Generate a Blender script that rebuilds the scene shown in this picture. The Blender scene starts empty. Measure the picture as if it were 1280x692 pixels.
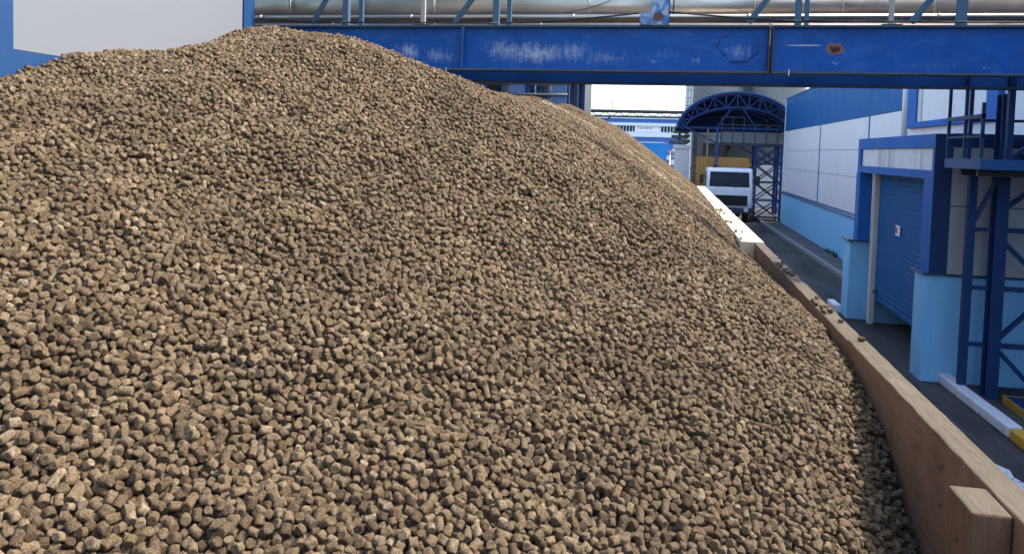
import bpy, math, random
import numpy as np
from mathutils import Vector, Matrix

rnd = random.Random(11)
rng = np.random.default_rng(5)
SC = bpy.context.scene
COL = SC.collection
ORIGIN = {}

# ------------------------------------------------------------------ helpers
class MB:
    """collects boxes, bars and tubes; build() links them as one mesh object"""
    def __init__(s): s.v = []; s.f = []; s.sm = []
    def add(s, vs, fs, smooth=False):
        o = len(s.v); s.v += [tuple(p) for p in vs]
        for f in fs: s.f.append([i + o for i in f]); s.sm.append(smooth)
        return s
    def box(s, x0, x1, y0, y1, z0, z1):
        vs = [(x, y, z) for z in (z0, z1) for y in (y0, y1) for x in (x0, x1)]
        return s.add(vs, [(0,2,3,1),(4,5,7,6),(0,1,5,4),(2,6,7,3),(0,4,6,2),(1,3,7,5)])
    def bar(s, p, q, w, h=None, up=(0,0,1)):
        p = Vector(p); q = Vector(q); d = (q - p).normalized(); h = h or w
        u = Vector(up)
        if abs(d.dot(u)) > .98: u = Vector((0,1,0))
        a = d.cross(u).normalized(); b = a.cross(d).normalized()
        vs = []
        for c in (p, q):
            for sx, sy in ((-1,-1),(1,-1),(1,1),(-1,1)): vs.append(c + a*(w/2*sx) + b*(h/2*sy))
        return s.add(vs, [(0,1,2,3),(7,6,5,4),(0,4,5,1),(1,5,6,2),(2,6,7,3),(3,7,4,0)])
    def angle(s, p, q, w, t=.008, up=(0,0,1), flip=1):
        """an L-section"""
        p = Vector(p); q = Vector(q); d = (q - p).normalized(); u = Vector(up)
        if abs(d.dot(u)) > .98: u = Vector((0,1,0))
        a = d.cross(u).normalized()*flip; b = a.cross(d).normalized()
        prof = [(0,0),(w,0),(w,t),(t,t),(t,w),(0,w)]
        vs = [c + a*x + b*y for c in (p, q) for x, y in prof]
        fs = [(5,4,3,2,1,0),(6,7,8,9,10,11)] + [(i,(i+1)%6,(i+1)%6+6,i+6) for i in range(6)]
        return s.add(vs, fs)
    def tube(s, pts, r, n=12, cap=True):
        pts = [Vector(p) for p in pts]; rings = []
        rr = r if isinstance(r, (list, tuple)) else [r]*len(pts)
        prev = None; vs = []
        for i, p in enumerate(pts):
            d = (pts[min(i+1, len(pts)-1)] - pts[max(i-1, 0)]).normalized()
            if prev is None:
                u = Vector((0,0,1)) if abs(d.z) < .9 else Vector((0,1,0))
                a = d.cross(u).normalized()
            else: a = (prev - d*prev.dot(d)).normalized()
            prev = a; b = d.cross(a)
            for k in range(n):
                t = 2*math.pi*k/n; vs.append(p + (a*math.cos(t) + b*math.sin(t))*rr[i])
        fs = []
        for i in range(len(pts)-1):
            for k in range(n):
                k2 = (k+1) % n; fs.append((i*n+k, i*n+k2, (i+1)*n+k2, (i+1)*n+k))
        s.add(vs, fs, True)
        if cap:
            o = len(s.v) - len(vs); m = len(pts)-1
            s.f.append([o+k for k in reversed(range(n))]); s.sm.append(False)
            s.f.append([o+m*n+k for k in range(n)]); s.sm.append(False)
        return s
    def prism(s, prof, axis, a0, a1):
        """closed 2-D outline extruded along axis 'x','y' or 'z'"""
        def pt(u, v, a): return {'x': (a,u,v), 'y': (u,a,v), 'z': (u,v,a)}[axis]
        n = len(prof); vs = [pt(u, v, a) for a in (a0, a1) for u, v in prof]
        fs = [tuple(range(n)), tuple(reversed(range(n, 2*n)))] + [(i, i+n, (i+1)%n+n, (i+1)%n) for i in range(n)]
        return s.add(vs, fs)
    def build(s, name, mat, parent=None, bevel=0, **props):
        me = bpy.data.meshes.new(name)
        o = bpy.data.objects.new(name, me); COL.objects.link(o)
        org = ORIGIN.get(parent.name, Vector((0,0,0))) if parent else Vector((0,0,0))
        if not parent and s.v and props.get('center', True):
            a = np.array(s.v); org = Vector(((a[:,0].min()+a[:,0].max())/2, (a[:,1].min()+a[:,1].max())/2, a[:,2].min())); o.location = org
        me.from_pydata([tuple(Vector(p) - org) for p in s.v], [], s.f); me.update()
        me.polygons.foreach_set('use_smooth', s.sm)
        import bmesh
        bm = bmesh.new(); bm.from_mesh(me); bmesh.ops.recalc_face_normals(bm, faces=bm.faces); bm.to_mesh(me); bm.free()
        me.materials.append(mat)
        if parent: o.parent = parent
        ORIGIN[o.name] = org
        if bevel:
            m = o.modifiers.new('edge', 'BEVEL'); m.width = bevel; m.segments = 2; m.limit_method = 'ANGLE'
        return o

def tag(o, label=None, cat=None, group=None, kind=None):
    if label: o['label'] = label
    if cat: o['category'] = cat
    if group: o['group'] = group
    if kind: o['kind'] = kind
    return o
def thing(name, loc, label, cat, group=None):
    o = bpy.data.objects.new(name, None); COL.objects.link(o); o.location = loc
    o.empty_display_size = .2
    ORIGIN[o.name] = Vector(loc)
    return tag(o, label, cat, group)
def structure(name, mb, mat, bevel=0): return tag(mb.build(name, mat, None, bevel), kind='structure')

# ------------------------------------------------------------------ materials
def newmat(name):
    m = bpy.data.materials.new(name); m.use_nodes = True
    nt = m.node_tree; b = nt.nodes['Principled BSDF']
    return m, nt, b
def N(nt, t, **kw):
    n = nt.nodes.new(t)
    for k, v in kw.items():
        if k in n.inputs.keys(): n.inputs[k].default_value = v
        else: setattr(n, k, v)
    return n
def mixc(nt, fac, a, b, mode='MIX'):
    n = nt.nodes.new('ShaderNodeMix'); n.data_type = 'RGBA'; n.blend_type = mode
    for sock, val in ((n.inputs[0], fac), (n.inputs[6], a), (n.inputs[7], b)):
        if isinstance(val, bpy.types.NodeSocket): nt.links.new(val, sock)
        elif isinstance(val, (int, float)): sock.default_value = val
        else: sock.default_value = (*val, 1) if len(val) == 3 else val
    return n.outputs[2]
def math_(nt, op, a, b=None, c=None):
    n = nt.nodes.new('ShaderNodeMath'); n.operation = op
    for i, val in enumerate((a, b, c)):
        if val is None: continue
        if isinstance(val, bpy.types.NodeSocket): nt.links.new(val, n.inputs[i])
        else: n.inputs[i].default_value = val
    return n.outputs[0]
def ramp(nt, fac, stops):
    n = nt.nodes.new('ShaderNodeValToRGB'); e = n.color_ramp.elements
    while len(e) < len(stops): e.new(.5)
    for i, (p, c) in enumerate(stops):
        e[i].position = p; e[i].color = (c, c, c, 1) if isinstance(c, (int, float)) else (*c, 1)
    nt.links.new(fac, n.inputs[0]); return n.outputs[0]
def noise(nt, vec, scale, detail=4, rough=.6, dist=0):
    n = N(nt, 'ShaderNodeTexNoise', Scale=scale, Detail=detail, Roughness=rough, Distortion=dist)
    if vec is not None: nt.links.new(vec, n.inputs['Vector'])
    return n.outputs['Fac']
def mapping(nt, vec, loc=(0,0,0), scale=(1,1,1), rot=(0,0,0)):
    n = nt.nodes.new('ShaderNodeMapping'); nt.links.new(vec, n.inputs[0])
    n.inputs[1].default_value = loc; n.inputs[2].default_value = rot; n.inputs[3].default_value = scale
    return n.outputs[0]
def bump(nt, b, h, strength=.3, dist=.01):
    n = N(nt, 'ShaderNodeBump', Strength=strength, Distance=dist); nt.links.new(h, n.inputs['Height'])
    nt.links.new(n.outputs[0], b.inputs['Normal'])
def wpos(nt): return nt.nodes.new('ShaderNodeNewGeometry').outputs['Position']
def opos(nt): return nt.nodes.new('ShaderNodeTexCoord').outputs['Object']

def paint(name, col, rough=.45, dirt=.25, dirtcol=None, spec=.5, streak=True, scale=1.0, metal=0.0):
    """painted or coated sheet with uneven tone, run-off streaks and grime"""
    m, nt, b = newmat(name); p = wpos(nt)
    d = dirtcol or tuple(c*.45+.03 for c in col)
    n1 = noise(nt, p, 1.7*scale, 5, .65)
    n2 = noise(nt, mapping(nt, p, scale=(9*scale, 9*scale, .7*scale)), 1.0, 4, .7) if streak else noise(nt, p, 7*scale, 4)
    n3 = noise(nt, p, 38*scale, 3, .6)
    f = math_(nt, 'MULTIPLY', ramp(nt, n1, [(.35, 0), (.75, 1)]), ramp(nt, n2, [(.4, 0), (.8, 1)]))
    f = math_(nt, 'MULTIPLY_ADD', f, dirt*2, math_(nt, 'MULTIPLY', ramp(nt, n3, [(.5, 0), (.8, 1)]), dirt*.35))
    base = mixc(nt, ramp(nt, n1, [(.3, 0), (.7, 1)]), tuple(c*.92 for c in col), tuple(min(1, c*1.06) for c in col))
    nt.links.new(mixc(nt, f, base, d), b.inputs['Base Color'])
    nt.links.new(ramp(nt, n1, [(.3, rough*.8), (.7, min(1, rough*1.25))]), b.inputs['Roughness'])
    b.inputs['Specular IOR Level'].default_value = spec; b.inputs['Metallic'].default_value = metal
    bump(nt, b, n1, .08, .02)
    return m

def panel_white(name, rib_depth=.12, dirt=.6, col=(.72,.74,.77)):
    """sandwich panel cladding: fine horizontal micro-ribs"""
    m, nt, b = newmat(name); p = wpos(nt)
    sx = N(nt, 'ShaderNodeSeparateXYZ'); nt.links.new(p, sx.inputs[0])
    rib = math_(nt, 'SINE', math_(nt, 'MULTIPLY', sx.outputs[2], 2*math.pi/.05))
    n1 = noise(nt, p, .9, 4, .6); n2 = noise(nt, mapping(nt, p, scale=(6, 6, .5)), 1, 4, .7)
    f = math_(nt, 'MULTIPLY', ramp(nt, n1, [(.3, 0), (.8, 1)]), ramp(nt, n2, [(.42, 0), (.8, dirt)]))
    nt.links.new(mixc(nt, f, col, tuple(c*.62 for c in col)), b.inputs['Base Color'])
    b.inputs['Roughness'].default_value = .6; b.inputs['Specular IOR Level'].default_value = .15
    bump(nt, b, math_(nt, 'MULTIPLY_ADD', rib, .5, math_(nt, 'MULTIPLY', n1, 3)), rib_depth, .004)
    return m

def wood(name, axis, c0, c1, c2, knots=True):
    """sawn timber, grain along axis"""
    m, nt, b = newmat(name); p = wpos(nt)
    sc = {'y': (14, .8, 14), 'z': (14, 14, .8), 'x': (.8, 14, 14)}[axis]
    w = noise(nt, p, .8, 2)
    warp = mixc(nt, .12, p, w, 'ADD')
    g = noise(nt, mapping(nt, warp, scale=sc), 1.6, 6, .7, .6)
    g2 = noise(nt, mapping(nt, warp, scale=tuple(s*4 for s in sc)), 1.5, 4, .7)
    blot = noise(nt, p, 2.3, 4, .6)
    c = mixc(nt, ramp(nt, g, [(.3, 0), (.7, 1)]), c0, c1)
    c = mixc(nt, ramp(nt, g2, [(.45, 0), (.75, .55)]), c, c2)
    c = mixc(nt, ramp(nt, blot, [(.5, 0), (.75, .45)]), c, c2)
    if knots:
        v = N(nt, 'ShaderNodeTexVoronoi', Scale=1.0); nt.links.new(mapping(nt, warp, scale=(2.6, 1.2, 2.6)), v.inputs['Vector'])
        c = mixc(nt, ramp(nt, v.outputs['Distance'], [(.03, .8), (.09, 0)]), c, (.05,.028,.014))
    nt.links.new(c, b.inputs['Base Color']); b.inputs['Roughness'].default_value = .8
    b.inputs['Specular IOR Level'].default_value = .25
    grit = noise(nt, p, 120, 2, .6)
    nt.links.new(mixc(nt, ramp(nt, grit, [(.56, 0), (.7, .5)]), c, tuple(k*.35 for k in c2)), b.inputs['Base Color'])
    bump(nt, b, math_(nt, 'MULTIPLY_ADD', g2, .6, g), .6, .008)
    return m

def plain(name, col, rough=.6, metal=0, spec=.5):
    m, nt, b = newmat(name); p = wpos(nt)
    n1 = noise(nt, p, 4, 4, .65)
    nt.links.new(mixc(nt, ramp(nt, n1, [(.3, 0), (.75, 1)]), col, tuple(c*.75 for c in col)), b.inputs['Base Color'])
    b.inputs['Roughness'].default_value = rough; b.inputs['Metallic'].default_value = metal
    b.inputs['Specular IOR Level'].default_value = spec
    return m

M = {}
M['steel_blue'] = paint('blue_steel_paint', (.010,.075,.235), .5, .22, spec=.35)
M['dark_blue'] = paint('dark_blue_steel_paint', (.008,.035,.125), .55, .25, spec=.3)
M['trim_blue'] = paint('blue_trim_sheet', (.018,.125,.42), .6, .15, spec=.15)
M['band_blue'] = paint('blue_cladding', (.012,.115,.34), .6, .15, spec=.15)
M['plinth'] = paint('light_blue_plinth_paint', (.25,.57,.88), .75, .3, (.12,.28,.42), .15)
M['cap_blue'] = paint('plinth_flashing', (.045,.10,.22), .4, .2)
M['door_blue'] = paint('roller_door_blue', (.016,.105,.29), .65, .12, spec=.12)
M['white_panel'] = panel_white('white_cladding')
M['greyed_panel_left'] = panel_white('left_cladding_greyed', .03, dirt=.12, col=(.165,.176,.196))  # white panel greyed down to offset the direct sun on the left wall
M['jamb'] = paint('cream_jamb', (.62,.60,.55), .5, .25)
M['white_paint'] = paint('white_paint', (.74,.76,.80), .55, .25, (.3,.29,.28))
M['yellow_paint'] = paint('yellow_paint', (.62,.36,.03), .55, .3, (.15,.1,.05))
M['concrete'] = paint('pale_concrete', (.62,.63,.64), .85, .3, (.32,.32,.32), streak=True)
M['kerb_stone'] = paint('kerb_stone', (.26,.26,.26), .9, .4, (.10,.10,.10), .2, streak=False)
M['kerb_grey'] = paint('kerb_concrete', (.085,.087,.09), .9, .4, (.04,.04,.04), streak=False)
M['light_steel'] = paint('light_blue_steel_paint', (.040,.105,.165), .55, .4, (.08,.07,.06))
M['beige_steel'] = paint('beige_steel', (.36,.33,.27), .6, .3)
M['grey_steel'] = paint('grey_steel', (.16,.18,.20), .5, .3, metal=.3)
M['dark_steel'] = paint('dark_steel', (.035,.042,.055), .55, .3)
M['rubber'] = plain('black_rubber', (.018,.018,.018), .7)
M['cable'] = plain('black_cable', (.012,.012,.014), .55)
M['cab_white'] = paint('truck_white', (.82,.87,.92), .4, .15, (.25,.24,.22))
M['tan_board'] = paint('tan_tarpaulin', (.44,.23,.065), .75, .35, (.12,.07,.03))
M['plank_brown'] = wood('side_boards', 'y', (.26,.12,.05), (.34,.17,.08), (.12,.06,.03), False)
M['silo'] = paint('grey_silo_steel', (.36,.38,.39), .45, .35, (.16,.17,.18), metal=.25)
M['pale_tower'] = paint('pale_tower_cladding', (.86,.86,.86), .6, .1)
M['pale_block'] = paint('pale_block_wall', (.80,.68,.49), .85, .3, (.3,.25,.18), .2, streak=False)
M['girder_rear'] = paint('blue_girder_rear_paint', (.03,.16,.50), .6, .2, spec=.2)
M['flange'] = paint('lightened_flange_paint', (.075,.115,.17), .7, .4, (.03,.03,.03), .15)  # flange colour lightened to stand for the lit line along its edge
M['weed'] = plain('weed_leaf', (.02,.026,.012), .8)
M['column_left'] = paint('darkened_left_blue', (.008,.046,.135), .55, .2, spec=.25)  # blue of the left columns and band, darkened to offset direct sun
M['shaded_panel'] = panel_white('white_cladding_shaded', col=(.36,.38,.40))  # white cladding coloured darker to stand for shade beside the porch
M['canopy_steel'] = paint('canopy_steel_paint', (.010,.028,.12), .6, .2, spec=.2)
M['pier_white'] = paint('whitewashed_pier', (.88,.88,.87), .8, .15)
M['worn_yellow'] = paint('worn_yellow_edge', (.42,.25,.035), .65, .5, (.05,.05,.06), .2)
M['rust'] = plain('rusty_steel', (.11,.045,.022), .85)
M['red'] = plain('red_paint', (.5,.03,.03), .5)
M['bright_blue'] = paint('bright_blue_sheet', (.01,.20,.55), .4, .12)
M['far_white'] = paint('far_white_cladding', (.72,.76,.80), .5, .15)
M['far_blue'] = paint('far_blue_cladding', (.04,.14,.42), .45, .15)
M['headlight'] = plain('headlight_lens', (.75,.76,.78), .12)

m, nt, b = newmat('window_glass'); M['glass'] = m
b.inputs['Base Color'].default_value = (.012,.020,.036,1); b.inputs['Roughness'].default_value = .12
b.inputs['Specular IOR Level'].default_value = .12

# pipe cladding: rolled bright sheet, slightly dented
m, nt, b = newmat('bright_metal_cladding'); M['pipe'] = m; p = wpos(nt)
n1 = noise(nt, mapping(nt, p, scale=(.5, 5, 5)), 1.2, 5, .65); n2 = noise(nt, p, 3, 4, .6)
nt.links.new(mixc(nt, ramp(nt, n1, [(.3, 0), (.75, 1)]), (.62,.555,.47), (.38,.32,.25)), b.inputs['Base Color'])
b.inputs['Metallic'].default_value = .95
nt.links.new(ramp(nt, n2, [(.3, .32), (.75, .52)]), b.inputs['Roughness'])
bump(nt, b, n1, .25, .02)

# the painted girder: blue paint with scraped pale patches, a rust blotch and scratches
m, nt, b = newmat('scraped_blue_girder_paint'); M['girder'] = m; p = wpos(nt)
n1 = noise(nt, p, 1.5, 5, .65)
base = mixc(nt, ramp(nt, n1, [(.3, 0), (.7, 1)]), (.004,.062,.26), (.007,.098,.37))
ver = noise(nt, mapping(nt, p, scale=(24, 24, 4)), 1.0, 6, .8, .3)
blo = noise(nt, mapping(nt, p, scale=(6, 6, 9)), 1.0, 7, .78, 1.2)
def patch(cx, cz, rx, rz):
    g = N(nt, 'ShaderNodeTexGradient', gradient_type='SPHERICAL')
    nt.links.new(mapping(nt, p, loc=(-cx/rx, -10.99/4, -cz/rz), scale=(1/rx, 1/4, 1/rz)), g.inputs[0]); return g.outputs['Fac']
tot = None
for cx, cz, rx, rz, k in ((-4.15,4.80,.5,.16,.95), (-3.65,4.83,.35,.22,1.1), (-3.2,4.78,.6,.22,.8), (-2.25,4.86,.6,.26,1.05), (-1.8,4.82,.8,.28,1.15),
                          (-1.3,4.86,.5,.26,1.0), (-.9,4.76,.8,.2,.75), (.0,4.8,1.2,.2,.5), (3.2,4.7,2.2,.14,.5), (-4.9,4.9,.8,.2,.5), (.9,4.85,.34,.22,.95), (.35,4.75,.2,.12,.7), (2.1,4.72,.2,.08,.7), (3.9,4.68,.35,.05,.7), (-.2,4.72,.25,.08,.7), (-4.7,5.0,.2,.12,.6)):
    g = math_(nt, 'MULTIPLY', patch(cx, cz, rx, rz), k)
    tot = g if tot is None else math_(nt, 'MAXIMUM', tot, g)
fine = noise(nt, p, 42, 5, .75)
mk = math_(nt, 'ADD', math_(nt, 'ADD', math_(nt, 'MULTIPLY', ver, .75), math_(nt, 'MULTIPLY', blo, .5)), math_(nt, 'MULTIPLY', fine, .3))
mk = math_(nt, 'ADD', mk, math_(nt, 'MULTIPLY_ADD', tot, .42, -.30))
mk = math_(nt, 'MULTIPLY', ramp(nt, mk, [(.70, 0), (.76, .22), (.84, .45), (.95, .9)]), ramp(nt, tot, [(.02, 0), (.12, 1)]))
c = mixc(nt, mk, base, (.40,.46,.54))
mot = noise(nt, mapping(nt, p, scale=(2.2, 2.2, 5)), 1.0, 6, .75, .6)
c = mixc(nt, ramp(nt, mot, [(.48, 0), (.72, .45)]), c, (.055,.16,.40))
c = mixc(nt, ramp(nt, noise(nt, mapping(nt, p, scale=(9, 9, 1.2)), 1.0, 5, .7), [(.58, 0), (.8, .55)]), c, (.006,.025,.09))
rn = math_(nt, 'ADD', patch(2.10, 4.90, .17, .11), math_(nt, 'MULTIPLY_ADD', noise(nt, p, 17, 5, .7, .5), 1.5, -.75))
rn = math_(nt, 'MULTIPLY', rn, ramp(nt, patch(2.10, 4.90, .22, .14), [(.0, 0), (.15, 1)]))
c = mixc(nt, ramp(nt, rn, [(.32, 0), (.40, .9)]), c, (.27,.12,.045))
c = mixc(nt, ramp(nt, rn, [(.6, 0), (.75, .9)]), c, (.035,.016,.009))
sc_ = math_(nt, 'MULTIPLY', patch(1.72, 4.945, .27, .012), 3)
c = mixc(nt, ramp(nt, sc_, [(.3, 0), (1, .8)]), c, (.5,.5,.5))
nt.links.new(c, b.inputs['Base Color']); b.inputs['Roughness'].default_value = .5; b.inputs['Specular IOR Level'].default_value = .22
bump(nt, b, math_(nt, 'ADD', mk, n1), .2, .012)

# peeling bracket
m, nt, b = newmat('peeling_bracket_paint'); M['peel'] = m; p = wpos(nt)
n1 = noise(nt, p, 9, 6, .7, .6)
c = mixc(nt, ramp(nt, n1, [(.42, 0), (.56, 1)]), (.36,.45,.56), (.045,.15,.36))
g = N(nt, 'ShaderNodeTexGradient', gradient_type='SPHERICAL')
nt.links.new(mapping(nt, p, loc=(.16/.09, -10.9/1, -5.30/.075), scale=(1/.09, 1, 1/.075)), g.inputs[0])
c = mixc(nt, ramp(nt, g.outputs['Fac'], [(.1, 0), (.3, 1)]), c, (.10,.045,.04))
nt.links.new(c, b.inputs['Base Color']); b.inputs['Roughness'].default_value = .6

# asphalt
m, nt, b = newmat('asphalt'); M['asphalt'] = m; p = wpos(nt)
n1 = noise(nt, p, .35, 5, .6); n2 = noise(nt, p, 55, 3, .7); n3 = noise(nt, mapping(nt, p, scale=(1.6,.25,1)), 1, 5, .65)
c = mixc(nt, ramp(nt, n1, [(.3, 0), (.7, 1)]), (.062,.063,.067), (.088,.088,.089))
c = mixc(nt, ramp(nt, noise(nt, mapping(nt, p, scale=(2.2,.12,1)), 1, 4, .6), [(.5, 0), (.62, .6)]), c, (.085,.085,.085))
c = mixc(nt, ramp(nt, n3, [(.45, 0), (.62, .85)]), c, (.036,.037,.040))
c = mixc(nt, ramp(nt, n2, [(.55, 0), (.75, .5)]), c, (.11,.11,.11))
nt.links.new(c, b.inputs['Base Color']); b.inputs['Roughness'].default_value = .95; b.inputs['Specular IOR Level'].default_value = .12
bump(nt, b, n2, .4, .01)
# worn road paint
m, nt, b = newmat('worn_road_paint'); M['road_paint'] = m; p = wpos(nt)
n1 = noise(nt, p, 9, 6, .7)
nt.links.new(mixc(nt, ramp(nt, n1, [(.52, 0), (.66, 1)]), (.58,.62,.68), (.09,.09,.10)), b.inputs['Base Color']); b.inputs['Roughness'].default_value = .7

# timber
M['timber_side'] = wood('weathered_timber', 'y', (.25,.140,.080), (.34,.200,.120), (.11,.056,.030))
M['timber_top'] = wood('dusty_timber_top', 'y', (.110,.088,.058), (.150,.122,.083), (.050,.038,.025), False)
M['timber_post'] = wood('timber_post', 'z', (.15,.082,.045), (.22,.125,.07), (.07,.04,.025), False)

# pressed feed pellets
def pellet_material(name, base_only=False):
    m, nt, b = newmat(name)
    oi = nt.nodes.new('ShaderNodeObjectInfo'); R = oi.outputs['Random']
    tc = opos(nt)
    shift = nt.nodes.new('ShaderNodeVectorMath'); shift.operation = 'ADD'
    cmb = nt.nodes.new('ShaderNodeCombineXYZ')
    for k, mul in enumerate((37., 91., 53.)): nt.links.new(math_(nt, 'MULTIPLY', R, mul), cmb.inputs[k])
    nt.links.new(tc, shift.inputs[0]); nt.links.new(cmb.outputs[0], shift.inputs[1]); v = shift.outputs[0]
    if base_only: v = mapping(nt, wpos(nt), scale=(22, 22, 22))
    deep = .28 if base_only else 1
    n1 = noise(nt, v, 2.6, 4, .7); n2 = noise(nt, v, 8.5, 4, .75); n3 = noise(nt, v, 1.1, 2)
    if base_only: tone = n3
    else: tone = R
    c = ramp(nt, tone, [(0, (.072,.044,.025)), (.16, (.142,.093,.053)), (.36, (.215,.147,.086)), (.62, (.285,.200,.122)), (.80, (.180,.126,.066)), (.93, (.32,.235,.146)), (1, (.42,.318,.205))])
    c = mixc(nt, ramp(nt, n1, [(.44, 0), (.64, .8)]), c, (.085,.054,.028))
    c = mixc(nt, ramp(nt, n2, [(.52, 0), (.70, .85)]), c, (.42,.325,.205))
    c = mixc(nt, ramp(nt, n2, [(.32, .95), (.46, 0)]), c, (.030,.019,.012))
    if not base_only:
        at = nt.nodes.new('ShaderNodeAttribute'); at.attribute_type = 'INSTANCER'; at.attribute_name = 'sun_streak'
        c = mixc(nt, math_(nt, 'MULTIPLY', at.outputs['Fac'], .85), c, (.62,.51,.35))  # pale tint paints the sunlit streaks into the pellet colour
        dm = nt.nodes.new('ShaderNodeAttribute'); dm.attribute_type = 'INSTANCER'; dm.attribute_name = 'damp'
        c = mixc(nt, ramp(nt, dm.outputs['Fac'], [(.5, 0), (.9, .5)]), c, (.12,.082,.048))
    if base_only: c = mixc(nt, 1.0, c, (deep, deep, deep), 'MULTIPLY')  # core colour darkened to stand for shade in the gaps between pellets
    nt.links.new(c, b.inputs['Base Color']); b.inputs['Roughness'].default_value = .9
    b.inputs['Specular IOR Level'].default_value = .2
    bump(nt, b, math_(nt, 'ADD', n2, n1), .65, .06 if not base_only else .02)
    return m
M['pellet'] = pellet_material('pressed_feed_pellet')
M['heap_core'] = pellet_material('heap_core', True)

# ------------------------------------------------------------------ camera (eye 3.5 m up, lens looks along the yard)
H = 3.5
YAW = math.atan(.190); PITCH = math.radians(3.0); ROLL = .029
_R = Vector((math.cos(YAW), math.sin(YAW), 0)); _F = Vector((-math.sin(YAW), math.cos(YAW), 0)); _Z = Vector((0,0,1))
fwd = _F*math.cos(PITCH) - _Z*math.sin(PITCH); U0 = _Z*math.cos(PITCH) + _F*math.sin(PITCH)
right = _R*math.cos(ROLL) + U0*math.sin(ROLL); up = U0*math.cos(ROLL) - _R*math.sin(ROLL)
cd = bpy.data.cameras.new('camera'); cam = bpy.data.objects.new('camera', cd); COL.objects.link(cam)
cam.matrix_world = Matrix(((right.x, up.x, -fwd.x, 0), (right.y, up.y, -fwd.y, 0), (right.z, up.z, -fwd.z, H), (0,0,0,1)))
cd.sensor_fit = 'HORIZONTAL'; cd.sensor_width = 36; cd.lens = 36*1000/1280
cd.shift_y = -108/1280; cd.clip_start = .05; cd.clip_end = 2000
SC.camera = cam

# ------------------------------------------------------------------ light
SUN_AZ, SUN_EL = 74.0, 46.5
w = bpy.data.worlds.new('World'); SC.world = w; w.use_nodes = True
nt = w.node_tree; bg = nt.nodes['Background']
sky = nt.nodes.new('ShaderNodeTexSky'); sky.sky_type = 'NISHITA'; sky.sun_disc = False
sky.sun_elevation = math.radians(SUN_EL); sky.sun_rotation = math.radians(SUN_AZ)
sky.air_density = 1.0; sky.dust_density = 2.2; sky.ozone_density = .6
nt.links.new(sky.outputs[0], bg.inputs[0]); bg.inputs[1].default_value = .15
sd = bpy.data.lights.new('sun', 'SUN'); sun = bpy.data.objects.new('sun', sd); COL.objects.link(sun)
sd.energy = 2.05; sd.angle = math.radians(.5); sd.color = (1, .93, .82)
az, el = math.radians(SUN_AZ), math.radians(SUN_EL)
to_sun = Vector((math.sin(az)*math.cos(el), math.cos(az)*math.cos(el), math.sin(el)))
sun.rotation_euler = to_sun.to_track_quat('Z', 'Y').to_euler(); sun.location = (0, 30, 40)
vs = SC.view_settings; vs.view_transform = 'Standard'; vs.look = 'None'; vs.exposure = 1.9; vs.gamma = 1; vs.use_curve_mapping = False
SC.render.engine = 'CYCLES'
SC.cycles.use_denoising = True; SC.cycles.max_bounces = 6; SC.cycles.diffuse_bounces = 4; SC.cycles.glossy_bounces = 3
SC.cycles.use_adaptive_sampling = True; SC.cycles.adaptive_threshold = .015

# ------------------------------------------------------------------ setting
structure('ground', MB().box(-300, 300, -60, 400, -.3, 0), M['asphalt'])
# pavement strip along the warehouse, raised behind its grey kerb
pv = MB(); pv.prism([(5.36,19.3),(5.99,19.3),(5.99,43),(5.10,43)], 'z', .0, .115)
structure('pavement', pv, M['kerb_grey'])
kb = MB(); kb.prism([(5.20,19.3),(5.355,19.3),(5.095,43),(4.95,47),(4.80,47),(4.95,43)], 'z', 0, .14)
structure('kerb', kb, M['kerb_stone'], .015)
kw = MB()
for k in range(3):
    a, c = 13.75-.907*k, 13.75-.907*(k+1)+.012; xa, xc = 4.36+(13.75-a)*.0184, 4.36+(13.75-c)*.0184
    kw.prism([(xa,a),(xc,c),(xc+.19,c),(xa+.19,a)], 'z', 0, .16-.006*(k%2))
structure('white_kerb', kw, M['white_paint'], .03)
ky = MB(); ky.prism([(4.413,11.0),(4.45,8.3),(4.64,8.3),(4.603,11.0)], 'z', 0, .158)
structure('yellow_kerb', ky, M['yellow_paint'], .03)
kp = MB(); kp.box(3.86, 4.03, 18.95, 19.7, 0, .2)
structure('kerb_end', kp, M['white_paint'], .03)
rp = MB(); o_ = []
for i in range(25):
    y = 10.1 - i*.22; o_.append((3.70 - .03*math.sin(i*1.7) - .02*math.sin(i*4.1) + .012*i - (.0 if i else -.14), y))
for i in reversed(range(25)):
    y = 10.1 - i*.22; o_.append((3.98 + .03*math.sin(i*2.3) + .02*math.sin(i*5.3) + .012*i - (.0 if i else .1), y))
rp.add([(x, y, .004) for x, y in o_], [tuple(range(len(o_)))])
structure('road_marking', rp, M['road_paint'])

# ------------------------------------------------------------------ warehouse (right)
t = thing('warehouse', (6, 30, 0), 'long warehouse clad in white panels under a blue band, on a light blue plinth', 'building')
MB().box(6.06, 19, 13.47, 42.94, 0, 6.35).build('core', M['dark_steel'], t)
pl = MB(); pl.box(5.94, 6.055, 18.9, 43.0, 0, 1.60); pl.build('plinth', M['plinth'], t, .01)
MB().prism([(5.90,1.60),(6.055,1.60),(6.055,1.71),(6.0,1.70),(5.90,1.63)], 'y', 18.9, 43.02).build('plinth_flashing', M['cap_blue'], t)
wp = MB()
ys = [42.96, 33.45, 25.72, 22.02]
for a, c in zip(ys[1:], ys[:-1]):
    for z0, z1 in ((1.73, 2.895), (2.91, 3.775), (3.79, 4.775)):
        wp.box(6.0, 6.055, a+.05, c-.05, z0, z1)
wp.build('wall_panels', M['white_panel'], t)
bb = MB()
for a, c in zip(ys[1:], ys[:-1]): bb.box(5.985, 6.055, a+.05, c-.05, 4.79, 6.35)
bb.build('wall_band', M['band_blue'], t)
for y in ys[1:3]: MB().box(5.98, 6.05, y-.042, y+.042, 1.73, 6.35).build('joint_strip', M['trim_blue'], t)
MB().box(5.95, 6.2, 42.93, 43.02, 1.72, 6.36).build('corner_trim', M['far_white'], t)
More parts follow.
